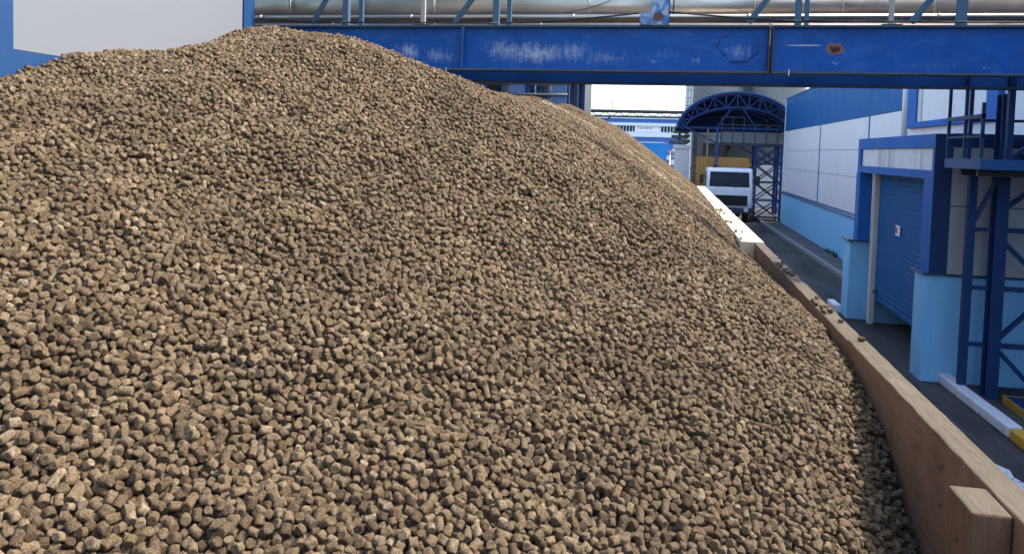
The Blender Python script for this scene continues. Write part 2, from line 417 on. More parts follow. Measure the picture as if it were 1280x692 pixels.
# upper storey nearer the camera: trim, downpipe, large framed shutter
MB().box(5.975, 6.055, 13.5, 21.97, 3.93, 6.35).build('wall_panels', M['white_panel'], t)
MB().box(5.93, 6.05, 21.975, 22.12, 3.9, 6.35).build('joint_strip', M['trim_blue'], t)
MB().tube([(5.9, 21.82, 3.95), (5.9, 21.82, 6.3)], .06).build('downpipe', M['far_white'], t)
fr = MB()
fr.box(5.86, 5.97, 20.75, 21.45, 4.27, 6.3); fr.box(5.86, 5.97, 15.9, 16.45, 4.27, 6.3); fr.box(5.86, 5.97, 16.45, 20.75, 4.27, 4.41)
frm = fr.build('shutter_frame', M['trim_blue'], t, .008)
MB().box(5.90, 5.97, 20.5, 20.74, 4.412, 6.3).build('cream_strip', M['jamb'], frm)
MB().box(5.93, 5.972, 16.46, 20.49, 4.412, 6.3).build('shutter', M['white_panel'], frm)
# wall that turns to face the yard beside the porch
MB().box(5.99, 19, 13.40, 13.468, 0, 1.74).build('plinth', M['plinth'], t)
MB().box(6.0, 19, 13.41, 13.468, 1.76, 6.35).build('wall_panels', M['shaded_panel'], t)
MB().box(5.97, 19, 13.38, 43.0, 6.37, 6.46).build('roof', M['band_blue'], t)

# ------------------------------------------------------------------ loading porch
t = thing('loading_porch', (5, 16, 0), 'blue framed loading porch with a roller door between two light blue pillars', 'porch')
for y0, y1, x0 in ((13.55, 14.10, 4.10), (18.42, 19.02, 4.02)):
    pb = MB().box(x0, 5.93, y0, y1, 0, 1.70).build('pillar', M['plinth'], t, .015)
    MB().box(x0-.05, 5.935, y0-.05, y1+.05, 1.70, 1.745).build('pillar_flashing', M['cap_blue'], pb, .005)
f = MB()
f.box(4.10, 4.36, 18.17, 18.50, 1.746, 3.203)       # far post
f.box(4.10, 4.36, 13.42, 13.88, 1.746, 3.203)       # near post
f.box(4.10, 4.36, 13.42, 18.44, 3.70, 3.92)        # top rail
f.box(4.10, 4.36, 13.42, 18.44, 3.205, 3.34)       # door head
f.box(4.10, 4.36, 18.20, 18.44, 3.342, 3.698); f.box(4.10, 4.36, 13.42, 13.52, 3.342, 3.698)
f.build('door_frame', M['trim_blue'], t, .006)
# stained white fascia
m, nt, b = newmat('stained_white_fascia'); p = wpos(nt); sx = N(nt, 'ShaderNodeSeparateXYZ'); nt.links.new(p, sx.inputs[0])
s1 = noise(nt, mapping(nt, p, scale=(1, 2.6, .12)), 1.0, 3, .55); s2 = noise(nt, p, 5, 4)
c = mixc(nt, ramp(nt, s1, [(.46, 0), (.66, .75)]), (.66,.68,.72), (.20,.23,.29))
nt.links.new(mixc(nt, ramp(nt, s2, [(.5, 0), (.8, .4)]), c, (.3,.32,.36)), b.inputs['Base Color']); b.inputs['Roughness'].default_value = .5
rib = math_(nt, 'SINE', math_(nt, 'MULTIPLY', sx.outputs[2], 2*math.pi/.045)); bump(nt, b, rib, .08, .002)
MB().box(4.14, 4.34, 13.53, 18.19, 3.345, 3.695).build('fascia', m, t)
MB().box(4.365, 4.475, 17.98, 18.165, 0, 3.2).build('jamb', M['jamb'], t, .01)
d = MB()
nsl = 26
for i in range(nsl):
    z0 = .52 + i*(3.2-.52)/nsl; z1 = z0 + (3.2-.52)/nsl
    d.prism([(4.47, z0), (4.50, z0), (4.50, z1), (4.47, z1), (4.458, z1-.018), (4.458, z0+.018)], 'y', 14.12, 17.97)
dr = d.build('roller_door', M['door_blue'], t)
MB().tube([(4.46, 17.75, .74), (4.39, 17.75, .74), (4.37, 17.75, .74)], [.03, .03, .045], 14).build('handle', M['grey_steel'], dr)
st = MB(); st.box(4.432, 4.443, 16.28, 16.56, 2.04, 2.24); stk = st.build('sticker', M['white_paint'], dr)
MB().box(4.426, 4.4315, 16.43, 16.53, 2.09, 2.20).build('sticker_print', M['red'], stk)
MB().box(4.36, 5.9, 13.42, 13.60, 1.75, 2.80).build('side_panel', M['shaded_panel'], t)
MB().box(4.36, 5.9, 13.42, 13.60, 2.815, 3.72).build('side_panel', M['shaded_panel'], t)
MB().box(4.1, 4.36, 13.405, 13.418, 1.75, 3.92).build('corner_trim', M['dark_blue'], t)
MB().box(4.365, 5.92, 13.40, 18.45, 3.74, 3.93).build('roof', M['dark_blue'], t)
MB().box(4.52, 5.9, 18.18, 18.4, 0, 3.2).build('reveal', M['plinth'], t)
MB().box(5.7, 5.9, 14.12, 18.08, 0, 3.2).build('back_wall', M['plinth'], t)

# ------------------------------------------------------------------ stair tower
t = thing('stair_tower', (5, 12.6, 0), 'dark blue steel stair tower with railed landing beside the loading porch', 'stair tower')
def col(x, y, z1, w): return MB().box(x-w/2, x+w/2, y-w/2, y+w/2, 0, z1)
col(4.50, 12.95, 3.36, .11).build('column', M['dark_blue'], t, .004)
cc = MB(); cc.box(4.80, 4.97, 12.84, 12.86, 0, 4.5); cc.box(4.80, 4.97, 13.04, 13.06, 0, 4.5); cc.box(4.875, 4.895, 12.86, 13.04, 0, 4.5)
cc.build('column', M['dark_blue'], t)
col(5.62, 12.95, 4.5, .11).build('column', M['dark_blue'], t, .004)
col(5.62, 11.9, 4.5, .11).build('column', M['dark_blue'], t, .004)
for z in (2.50, 1.63, .78):
    r = MB(); r.bar((4.55,12.95,z), (4.78,12.95,z), .06); r.bar((4.99,12.95,z), (5.57,12.95,z), .07); r.build('rail', M['dark_blue'], t)
for p, q in (((4.98,12.95,.90),(5.57,12.95,1.55)), ((4.98,12.95,.70),(5.57,12.95,.08)), ((4.55,12.95,2.62),(4.84,12.9,3.34)), ((4.98,12.95,2.32),(5.57,12.95,1.72)), ((5.0,12.95,2.86),(5.57,12.95,3.34))):
    MB().bar(p, q, .06).build('brace', M['dark_blue'], t)
lb = MB(); lb.box(4.16, 4.18, 11.75, 13.15, 3.40, 3.54); lb.box(4.18, 6.0, 13.13, 13.15, 3.40, 3.54); lb.box(4.18, 6.0, 11.75, 11.77, 3.40, 3.54); lb.box(4.18, 6.0, 11.77, 13.13, 3.42, 3.44)
lb.build('landing', M['steel_blue'], t)
lu = MB(); lu.box(4.3, 6.0, 12.2, 12.28, 3.30, 3.415); lu.box(4.3, 6.0, 12.85, 12.93, 3.30, 3.415); lu.build('joist', M['dark_steel'], t)
for y in (13.1, 12.42, 11.79):
    MB().box(4.16, 4.20, y-.02, y+.02, 3.545, 5.35 if y > 12.3 else 4.3).build('post', M['dark_blue'], t)
MB().box(4.45, 4.50, 13.08, 13.13, 3.545, 5.35).build('post', M['dark_blue'], t)
MB().box(4.72, 4.80, 12.40, 12.48, 3.545, 5.35).build('post', M['dark_blue'], t)
hr = MB(); hr.bar((4.18,13.12,4.12), (4.18,11.77,4.12), .055); hr.bar((4.18,13.12,3.85), (4.18,11.77,3.85), .03); hr.bar((4.5,13.10,4.12), (6,13.10,4.12), .04); hr.bar((4.2,13.10,3.85), (6,13.10,3.85), .03)
hr.build('handrail', M['dark_blue'], t)
for k in (11.85, 12.7): MB().bar((4.95, k, 3.5), (6.3, k, 4.75), .05, .2).build('stringer', M['dark_blue'], t)
tr = MB()
for i in range(6): tr.box(5.0+i*.2, 5.22+i*.2, 11.88, 12.67, 3.62+i*.19, 3.65+i*.19)
tr.build('treads', M['dark_steel'], t)

t = thing('loading_step', (5.3, 12.4, 0), 'low dark blue plate with a worn yellow edge on the asphalt under the stair tower', 'step')
MB().box(4.98, 6.1, 11.35, 12.62, .02, .12).build('plate', M['dark_blue'], t)
ed = MB(); ed.box(4.952, 4.978, 11.324, 12.646, .0, .125); ed.box(4.98, 6.1, 12.622, 12.646, 0, .125); ed.box(4.98, 6.1, 11.324, 11.348, 0, .125); ed.build('edge', M['worn_yellow'], t, .006)

# ------------------------------------------------------------------ left building
t = thing('factory_building', (-8, 3, 0), 'tall building with white wall panel framed by blue columns, behind the heap at left', 'building')
MB().box(-18, -5.70, -12, 10.18, 0, 9).build('core', M['dark_steel'], t)
MB().box(-5.68, -5.62, 6.08, 9.92, 4.24, 8.9).build('wall_panel', M['greyed_panel_left'], t)
MB().box(-5.69, -5.62, -12, 5.7, 4.24, 8.9).build('wall_panel', M['greyed_panel_left'], t)
MB().box(-5.66, -5.615, -12, 9.93, 0, 4.236).build('wall_band', M['column_left'], t)
MB().box(-5.685, -5.60, 5.55, 6.07, 0, 8.9).build('column', M['column_left'], t, .006)
MB().box(-5.85, -5.60, 9.93, 10.21, 0, 8.9).build('column', M['column_left'], t, .006)
MB().box(-18.1, -5.55, -12.1, 10.22, 9.02, 9.3).build('roof', M['dark_steel'], t)

t = thing('shade_hall', (14, 0, 0), 'unseen blue clad hall added across the road to shade it', 'building')  # out of view, added to keep sun off the road and stair tower
MB().box(8.0, 19, -14, 13.36, 0, 7.6).build('wall', M['band_blue'], t)  # body of the added shade hall, out of view
MB().box(7.95, 19.05, -14.05, 13.37, 7.61, 7.75).build('roof', M['dark_steel'], t)  # top of the added shade hall, out of view

# ------------------------------------------------------------------ pipe bridge
t = thing('pipe_bridge', (0, 11.5, 4.6), 'blue steel pipe bridge with scraped plate girder crossing above the heap', 'bridge')
def girder(y, name, mat, x0, x1, z0=4.6, z1=5.17, fl=.11):
    g = MB(); g.box(x0, x1, y, y+.016, z0, z1)
    o = g.build(name, mat, t)
    MB().box(x0, x1, y-fl, y+fl+.016, z0-.028, z0-.001).build('flange', M['flange'], o)
    MB().box(x0, x1, y-fl*.55, y+fl+.016, z1+.001, z1+.028).build('flange', M['flange'], o)
    return o
girder(11.0, 'girder', M['girder'], -9.5, 1.265); girder(11.0, 'girder', M['girder'], 1.315, 5.9)
girder(12.5, 'girder', M['girder_rear'], -9.5, 5.9, 4.56, 5.1)
jp = MB(); jp.box(-2.86, -2.82, 10.90, 10.998, 4.602, 5.168); jp.build('stiffener', M['steel_blue'], t)
jp = MB(); jp.box(1.262, 1.272, 10.89, 11.12, 4.57, 5.17); jp.build('end_plate', M['dark_steel'], t)
jp = MB(); jp.box(1.308, 1.318, 10.89, 11.12, 4.57, 5.17); jp.build('end_plate', M['rust'], t)
for x in np.arange(-9, 5.9, 1.0): MB().box(x, x+.09, 11.13, 12.38, 4.70, 4.88).build('cross_beam', M['dark_blue'], t)
# eight-sided welded patch
oc = MB(); o8 = [(.62,4.92),(.66,5.02),(.78,5.09),(1.02,5.09),(1.12,5.02),(1.14,4.86),(1.0,4.73),(.80,4.73)]
oc.prism(o8, 'y', 10.988, 10.9995); oc.build('patch_plate', M['girder'], t, .003)
wl = MB()
for a, c in zip(o8, o8[1:]+o8[:1]):
    if a[0] < .7 or c[1] < 4.9: wl.bar((a[0], 10.985, a[1]), (c[0], 10.985, c[1]), .007)
wl.build('weld_seam', M['cable'], t)
rb = MB(); rb.add([(2.03,10.998,4.94),(2.07,10.975,4.91),(2.12,10.97,4.90),(2.17,10.998,4.925),(2.13,10.997,4.86),(2.06,10.998,4.855)], [(0,1,5),(1,2,4,5),(2,3,4),(0,3,2,1)]); rb.build('torn_flap', M['rust'], t)
MB().box(-3.06, -3.05, 10.875, 10.885, 4.53, 4.60).build('wire_tie', M['white_paint'], t); MB().box(1.52, 1.532, 10.875, 10.885, 4.54, 4.62).build('wire_tie', M['white_paint'], t)
# bars above the girder
for x in (-4.55, -2.34, 1.66, 3.58):
    MB().angle((x, 10.95, 5.2), (x, 10.95, 7.9), .085, .01).build('post', M['light_steel'], t)
    MB().angle((x+.13, 11.18, 5.2), (x+.13, 11.18, 7.9), .06, .01).build('post', M['light_steel'], t)
for x in (-3.46, 2.77):
    MB().box(x-.03, x+.03, 11.03, 11.09, 5.2, 7.9).build('post', M['beige_steel'], t)
    MB().box(x-.12, x+.12, 10.97, 11.12, 5.198, 5.215).build('foot_plate', M['dark_steel'], t)
for x, k in ((-5.05, .62), (-2.93, .75), (1.03, .74), (3.0, .74)):
    MB().angle((x, 10.92, 5.2), (x+2.6*k, 10.92, 7.8), .075, .01).build('diagonal', M['light_steel'], t)
MB().box(-9.5, 5.9, 10.9, 11.05, 7.9, 8.05).build('top_chord', M['dark_blue'], t)
br = MB(); br.box(-.255, -.03, 10.90, 10.92, 5.20, 6.1); bk = br.build('bracket', M['peel'], t)
MB().box(-.035, -.015, 10.92, 11.1, 5.2, 6.1).build('bracket_web', M['steel_blue'], bk)
MB().box(-.40, -.262, 10.91, 10.99, 5.2, 5.37).build('bracket_box', M['peel'], bk)
MB().tube([(.03, 10.93, 5.35), (.06, 10.93, 6.1)], .008, 8).build('rod', M['cable'], bk)
MB().box(-2.48, -2.465, 10.97, 10.985, 5.2, 5.29).build('stud', M['rust'], t)
# columns that carry the bridge, and the clad conveyor gallery behind the pipes
for x, y in ((-7.2, 11.0), (-7.2, 12.5), (5.75, 12.5)):
    MB().box(x-.12, x+.12, y-.12, y+.14, 0, 4.55).build('column', M['dark_blue'], t)

# pipes
def pipe(label, y, z, r, x0=-7.6, x1=5.9, seam=1.15, n=40, group=None, mat='pipe', name='clad_pipe'):
    t = thing(name, ((x0+x1)/2, y, z), label, 'pipe', group)
    MB().tube([(x0, y, z), (x1, y, z)], r, n).build('cladding', M[mat], t)
    k = x0 + seam*.6
    while k < x1:
        MB().tube([(k-.022, y, z), (k-.02, y, z), (k+.02, y, z), (k+.022, y, z)], [r, r+.006, r+.006, r], n, False).build('seam_band', M[mat], t); k += seam
    return t
pipe('thick bright metal clad pipe lying along the blue pipe bridge', 11.85, 5.60, .29)
pipe('thin bare metal pipe running low in front of the thick clad pipe', 11.42, 5.385, .035, seam=2.4, n=20, name='thin_pipe')
pipe('slim clad pipe lying lowest on the bridge under the thick clad pipe', 11.56, 5.275, .05, seam=1.6, n=20, name='slim_pipe')
pipe('upper clad pipe mostly above the picture, over the thick clad pipe', 12.2, 6.35, .32, name='upper_pipe')
def cable(label, pts, r=.011):
    P = []
    for (a, c, sag) in pts:
        a = Vector(a); c = Vector(c)
        for i in range(13):
            u = i/12; q = a.lerp(c, u); q.z -= sag*4*u*(1-u); P.append(q)
    return tag(MB().tube(P, r, 8).build('cable', M['cable']), label, 'cable', 'cables sagging along the pipe bridge')
cable('black cable along the foot of the clad pipe at the left end of the bridge', [((-7.0,10.88,5.34), (-4.5,10.88,5.225), .015), ((-4.5,10.88,5.225), (-2.34,10.88,5.215), .0)])
cable('black cable rising from a bridge post to the peeling blue bracket', [((-2.3,10.88,5.215), (-.42,10.88,5.345), .02)])
cable('black cable sloping from the peeling bracket down along the girder to the right', [((-.02,10.88,5.36), (1.66,10.88,5.235), .01), ((1.66,10.88,5.235), (5.8,10.88,5.215), .0)])
cable('thin dark wire looping across the face of the thick clad pipe', [((-1.5,11.5,5.46), (-.4,11.5,5.86), .07)], .006)

# ------------------------------------------------------------------ timber retaining wall
def bx(Y): return 1.53 + .0052*(Y - 4)            # inner face
TH = .15
t = thing('timber_wall', (1.6, 12, 0), 'heavy timber retaining wall with posts holding the heap beside the road', 'retaining wall')
def top_slot(o, mat):
    o.data.materials.append(mat)
    for f in o.data.polygons:
        if f.normal.z > .8: f.material_index = 1
    return o
def board(y0, y1, z0, z1, name, mat, dx=0, th=TH, bevel=.008, lid=False):
    m = MB(); n = max(2, int((y1-y0)/.12)); vs = []; jr = random.Random(int(y0*100+z0*10))
    for i in range(n+1):                     # rough sawn: every section a little off
        y = y0+(y1-y0)*i/n; j = lambda: jr.uniform(-.0035, .0035)
        vs += [(bx(y)+dx+j(), y, z0), (bx(y)+dx+th+j(), y, z0), (bx(y)+dx+th+j(), y, z1+j()), (bx(y)+dx+j(), y, z1+j())]
    fs = [(0,1,2,3), (n*4+3,n*4+2,n*4+1,n*4)]
    for i in range(n):
        for k in range(4): fs.append((i*4+k, i*4+(k+1)%4, (i+1)*4+(k+1)%4, (i+1)*4+k))
    m.add(vs, fs); o = m.build(name, mat, t, bevel)
    return top_slot(o, M['timber_top']) if lid else o
segs = [(1.2, 7.0), (7.02, 14.48)]
for i, (a, c) in enumerate(segs):
    board(a, c, 1.53, 2.0 - .012*(i % 2), 'plank', M['timber_side'], lid=True)
    board(a, c, .9, 1.522, 'plank', M['timber_side'], .012, TH-.02)
    board(a, c, 0, .892, 'plank', M['timber_side'], .004, TH)
def post(y0, y1, z, w=.17):
    top_slot(MB().box(bx(y0)-w, bx(y0)-.006, y0, y1, 0, z).build('post', M['timber_post'], t, .012), M['timber_top'])
post(3.70, 4.00, 1.99)
for y, z in ((4.6,1.86),(4.6,1.64),(6.75,1.86),(6.75,1.64),(7.25,1.86),(9.4,1.86),(3.85,1.8),(3.85,1.6)):
    x = bx(y)-(.17 if 3.7 < y < 4 else 0); MB().tube([(x-.004, y, z), (x+.02, y, z)], .014, 10).build('bolt_head', M['rust'], t)
t = thing('block_wall', (1.6, 26, 0), 'pale thick block wall continuing the timber wall in the sun toward the truck', 'retaining wall')
for k, (a, c) in enumerate(((14.5, 18.9), (18.92, 23.4), (23.42, 28.3), (28.32, 33.2), (33.22, 38.4))):
    MB().prism([(bx(a)-.22, a), (bx(a)+.17, a), (bx(c)+.17, c), (bx(c)-.22, c)], 'z', 0, 1.995 - .01*(k % 2)).build('block', M['pale_block'], t, .015)

# ------------------------------------------------------------------ the heap: one surface through surveyed points
PTS = np.array([
 (-5.53,5.85,3.95),(-5.53,6.20,4.08),(-5.52,6.50,4.19),(-5.50,6.75,4.25),(-5.40,6.95,4.31),(-5.16,7.10,4.32),
 (-4.83,7.20,4.31),(-4.74,7.40,4.38),(-5.02,8.30,4.61),(-5.02,8.90,4.79),(-4.81,9.30,4.92),(-4.29,9.20,4.82),
 (-3.81,9.30,4.72),(-3.40,9.30,4.61),(-3.02,9.40,4.50),(-2.74,9.50,4.40),(-2.52,9.80,4.33),(-2.27,10.10,4.21),
 (-5.50,7.08,4.29),(-5.50,7.57,4.34),(-5.50,8.19,4.38),(-5.50,8.58,4.48),(-5.50,9.09,4.67),(-5.50,9.75,4.86),
 (-4.95,7.5,4.36),(-5.2,11.0,4.2),(-4,11.2,4.2),(-3,11.4,4.05),(-2,12,3.85),(-1.2,11.2,3.70),(-.4,11.5,3.25),(.6,11.5,2.6),
 (1.55,7.46,1.95),(1.55,5.91,1.65),(1.55,4.8,1.27),(1.55,4.0,1.0),(1.57,8.4,1.99),(1.57,9.4,1.86),(1.57,11,1.76),(1.57,13.2,1.68),(1.57,14.2,1.70),
 (-.95,5.2,2.6),(-.56,3.17,2.05),(-2.03,2.5,2.17),(.92,4.37,1.65),(-2.83,3.46,2.78),
 (-2,1,1.45),(0,1.5,1.25),(1.2,2.0,.55),(-4,1.6,2.5),(-5.5,3.0,3.1),
 (0,14,2.85),(-1.5,14,3.65),(-3,14.2,4.25),(-5.5,14,4.3),
 (1.4,16.0,2.03),(1.5,17.5,2.04),(1.62,20,1.98),(0,20,2.95),(-1.5,20,3.88),(-3.46,20,4.79),(-5.5,19.5,4.6),
 (1.64,26,2.0),(0,26,3.02),(-1.4,26,3.85),(-2.9,26,4.80),(-5.5,26,4.6),(1.65,31,2.0),(-2.14,30,4.62),(-4,31,4.75),
 (1.68,36,2.03),(.33,37,3.08),(-1.12,36,4.05),(-3,36,4.7),(-5.5,36,4.6),(1.7,41,1.0),(0,42,1.7),(-2,42,2.4),(-5.5,42,3.0)])
def tps_fit(P, lam=.004):
    x = P[:,:2]*np.array([1, .7]); n = len(x)
    d2 = ((x[:,None]-x[None])**2).sum(-1); K = .5*d2*np.log(d2+1e-9) + lam*np.eye(n)
    A = np.zeros((n+3, n+3)); A[:n,:n] = K; A[:n,n] = 1; A[:n,n+1:] = x; A[n,:n] = 1; A[n+1:,:n] = x.T
    return x, np.linalg.solve(A, np.concatenate([P[:,2], np.zeros(3)]))
TX, TW = tps_fit(PTS)
def inner(Y): return 1.53+.0052*(Y-4) - .225/(1+np.exp(-(np.asarray(Y)-14.35)*40))
def heap_z(X, Y):
    q = np.stack([X, Y*.7], -1).reshape(-1, 2); out = np.empty(len(q))
    for i in range(0, len(q), 20000):
        s = q[i:i+20000]; d2 = ((s[:,None]-TX[None])**2).sum(-1)
        out[i:i+20000] = (.5*d2*np.log(d2+1e-9)) @ TW[:-3] + TW[-3] + s @ TW[-2:]
    z = out.reshape(np.shape(X))
    z = z + .035*np.sin(.9*X+2.1*Y)*np.sin(2.3*X-.6*Y+1) + .022*np.sin(5.2*X+3.3*Y+2)*np.sin(2.2*X-4.6*Y) + .030*np.sin(1.9*X+.8*Y+.5)*np.sin(1.3*Y-.7*X) + .018*np.sin(4.3*X-1.1*Y)*np.sin(3.1*Y+1.7)
    # cross ridges left by tipped loads on the far flank
    for x0, y0, x1, y1, a, wd in ((1.5,17.5,-3.0,25.2,.15,.55), (1.6,23.0,-1.2,27.5,.12,.5), (1.6,29,-2.2,33,.10,.6)):
        dx, dy = x1-x0, y1-y0; L = math.hypot(dx, dy)
        s = ((X-x0)*dx+(Y-y0)*dy)/L; dd = ((X-x0)*dy-(Y-y0)*dx)/L
        z = z + a*np.exp(-(dd/wd)**2)/(1+np.exp(-(s+.2)*3))/(1+np.exp((s-L-.5)*2))
    lim = 1.90 + .07/(1+np.exp(-(Y-15)*3)) + .74*(inner(Y)-X)             # never heaped over the timber
    return np.minimum(z, lim) - .08*np.exp(-((z-lim)/.12)**2)
D = .039                                           # pellet diameter
def left_edge(Y): return np.where(Y < 10.25, -5.57, -6.4)

# packed bed of pellets, one period: settled here by a small contact relaxation (unit = pellet diameter)
def settle_bed(period, count, steps):
    g_ = np.random.default_rng(3)
    ln = np.clip(g_.lognormal(math.log(.95), .28, count), .6, 1.9)
    hl = np.maximum(ln/2-.32, .08); k2 = ln*ln/12+.06
    pos = np.stack([g_.uniform(0, period, count), g_.uniform(0, period, count), g_.uniform(.5, 5.5, count)], 1)
    ax = g_.normal(size=(count, 3)); ax /= np.linalg.norm(ax, axis=1)[:,None]
    nc = int(period//2.7); cs_ = period/nc
    def wrap(d):
        d[:,:2] -= period*np.round(d[:,:2]/period); return d
    def neighbours():
        ij = np.floor(pos[:,:2]/cs_).astype(int) % nc; cell = ij[:,0]*nc + ij[:,1]
        order = np.argsort(cell, kind='stable'); sc_ = cell[order]
        lo = np.searchsorted(sc_, np.arange(nc*nc)); hi = np.searchsorted(sc_, np.arange(nc*nc), side='right')
        li, lj = [], []
        for dx, dy in ((0,0),(1,0),(0,1),(1,1),(1,-1)):
            nb = ((ij[:,0]+dx) % nc)*nc + (ij[:,1]+dy) % nc; n_ = hi[nb]-lo[nb]
            i = np.repeat(np.arange(count), n_); off = np.arange(n_.sum()) - np.repeat(np.cumsum(n_)-n_, n_)
            j = order[np.repeat(lo[nb], n_)+off]
            if dx == 0 and dy == 0: k = i < j; i = i[k]; j = j[k]
            li.append(i); lj.append(j)
        i = np.concatenate(li); j = np.concatenate(lj); d = wrap(pos[j]-pos[i]); k = (d*d).sum(1) < 7
        return i[k], j[k]
    def scatter(idx, vec):
        return np.stack([np.bincount(idx, vec[:,k], count) for k in range(3)], 1)
    for it in range(steps):
        if it % 5 == 0: I, J = neighbours()
        pos[:,2] -= .05 if it < steps*.65 else .02*(1-(it-steps*.65)/(steps*.35))
        for sub in range(2):
            d = wrap(pos[J]-pos[I]); a = ax[I]; c = ax[J]
            ac = (a*c).sum(1); ad = (a*d).sum(1); cd_ = (c*d).sum(1)
            s = np.clip((ad-ac*cd_)/np.maximum(1-ac*ac, 1e-6), -hl[I], hl[I])
            u = np.clip(s*ac-cd_, -hl[J], hl[J]); s = np.clip(u*ac+ad, -hl[I], hl[I])
            v = d + c*u[:,None] - a*s[:,None]; dist = np.linalg.norm(v, axis=1)+1e-9; pen = .98-dist; k = pen > 0
            i = I[k]; j = J[k]; n_ = v[k]/dist[k][:,None]; sm = s[k]; um = u[k]
            lam = pen[k]/((1+sm*sm/k2[i]) + (1+um*um/k2[j]))
            hits = np.maximum((np.bincount(i, minlength=count)+np.bincount(j, minlength=count))*.5, 1)[:,None]
            pos += (scatter(j, n_*lam[:,None]) - scatter(i, n_*lam[:,None]))/hits*1.2
            ax += (scatter(j, n_*(lam*um/k2[j])[:,None]) - scatter(i, n_*(lam*sm/k2[i])[:,None]))/hits*1.2
            low = pos[:,2] - np.abs(ax[:,2])*hl - .5; k = low < 0
            pos[k,2] -= low[k]*.9; ax[k,2] *= .97
            ax /= np.linalg.norm(ax, axis=1)[:,None]
        pos[:,:2] %= period
    I, J = neighbours(); d = wrap(pos[J]-pos[I]); near = np.hypot(d[:,0], d[:,1]) < .75
    under = np.zeros(count, bool); under[I[near & (d[:,2] > .45)]] = True; under[J[near & (d[:,2] < -.45)]] = True
    pos[:,2] -= np.percentile(pos[~under,2], 55); keep = pos[:,2] > -1.9
    return pos[keep], ax[keep], ln[keep], ~under[keep]
PERIOD = 34
tp, taxis, tl, ttop = settle_bed(PERIOD, 2850, 320)
tx, ty, tz = tp.T

S = PERIOD*D
P = []; A = []; L = []; TOP = []
for iy in range(int(.9/S), int(42/S)+1):
    for ix in range(int(-6.5/S)-1, int(1.8/S)+1):
        k = (ix*7 + iy*13) % 2                     # every other period mirrored is not periodic, so only lengths and turns vary
        X = (tx*D + ix*S); Y = (ty*D + iy*S)
        ok = (X > left_edge(Y)+.02) & (X < inner(Y)-.015) & (Y > .9) & (Y < 41.8)
        if iy*S > 10: ok &= tz > -1.05
        if not ok.any(): continue
        P.append(np.stack([X, Y, tz], 1)[ok]); L.append(tl[ok]); TOP.append(ttop[ok])
        a = taxis[ok] + rng.normal(size=(ok.sum(), 3))*.38
        A.append(a/np.linalg.norm(a, axis=1)[:,None])
P = np.concatenate(P); A = np.concatenate(A); L = np.concatenate(L); TOP = np.concatenate(TOP)
X, Y, h = P.T
e = .05
z0 = heap_z(X, Y); gx = (heap_z(X+e, Y)-heap_z(X-e, Y))/(2*e); gy = (heap_z(X, Y+e)-heap_z(X, Y-e))/(2*e)
nrm = np.stack([-gx, -gy, np.ones_like(gx)], 1); nrm /= np.linalg.norm(nrm, axis=1)[:,None]
h = h + .30*np.sin(X*11+Y*3)*np.sin(Y*9-X*4)       # loose, uneven top
W = np.stack([X, Y, z0], 1) + nrm*(h*D)[:,None]
# stay inside the wall and the board
W[:,0] = np.minimum(W[:,0], inner(W[:,1])-.02)
t1 = np.stack([np.ones_like(gx), np.zeros_like(gx), gx], 1); t1 /= np.linalg.norm(t1, axis=1)[:,None]
t2 = np.cross(nrm, t1)
AX = t1*A[:,:1] + t2*A[:,1:2] + nrm*A[:,2:]
EUL = np.stack([np.zeros(len(AX)), np.arccos(np.clip(AX[:,2], -1, 1)), np.arctan2(AX[:,1], AX[:,0])], 1)
SPIN = rng.uniform(0, 2*math.pi, len(AX))
# spin about the own axis, then tilt, then turn: Rz(c) Ry(b) Rz(a) folded into XYZ Euler angles
ca, sa = np.cos(SPIN), np.sin(SPIN); cb, sb = np.cos(EUL[:,1]), np.sin(EUL[:,1]); cc_, sc2 = np.cos(EUL[:,2]), np.sin(EUL[:,2])
m00 = cc_*cb*ca - sc2*sa; m10 = sc2*cb*ca + cc_*sa; m20 = -sb*ca; m21 = sb*sa; m22 = cb
EXYZ = np.stack([np.arctan2(m21, m22), np.arcsin(np.clip(-m20, -1, 1)), np.arctan2(m10, m00)], 1)
dia = D*np.clip(rng.normal(1.0, .09, len(L)), .74, 1.22)*np.where(rng.random(len(L)) < .12, .78, 1.0)
SCL = np.stack([dia, dia, L*D*rng.uniform(.9, 1.12, len(L))], 1)
VAR = rng.integers(0, 12, len(L))

# pellet shapes: rough pressed cylinders, some with broken slanting ends
def pellet_mesh(i):
    r_ = random.Random(100+i); n = 14
    prof = [(-.5, .30), (-.5, .44), (-.465, .495), (-.25, .50), (0, .50), (.25, .50), (.465, .495), (.5, .44), (.5, .30)]
    tilt = [(r_.uniform(-.16, .16), r_.uniform(-.16, .16)) if r_.random() < .28 else (r_.uniform(-.04,.04), 0) for _ in (0, 1)]
    lump = [r_.uniform(-.05, .05) for _ in range(n)]
    vs = []
    for j, (z, r) in enumerate(prof):
        for k in range(n):
            a = 2*math.pi*k/n; rr = r*(1 + lump[k]*.6 + r_.uniform(-.035, .035))
            x, y = rr*math.cos(a), rr*math.sin(a)
            tl_ = tilt[0] if z < -.3 else tilt[1] if z > .3 else (0, 0)
            vs.append((x, y, z + x*tl_[0]*2 + y*tl_[1]*2 + r_.uniform(-.018, .018)))
    vs += [(0, 0, -.48+r_.uniform(-.03,.05)), (0, 0, .48+r_.uniform(-.05,.03))]
    fs = []
    for j in range(len(prof)-1):
        for k in range(n): k2 = (k+1) % n; fs.append((j*n+k, j*n+k2, (j+1)*n+k2, (j+1)*n+k))
    m_ = (len(prof)-1)*n
    for k in range(n): k2 = (k+1) % n; fs.append((k2, k, len(vs)-2)); fs.append((m_+k, m_+k2, len(vs)-1))
    me = bpy.data.meshes.new('feed_pellet'); me.from_pydata(vs, [], fs); me.update()
    me.polygons.foreach_set('use_smooth', [True]*len(fs)); me.materials.append(M['pellet']); return me
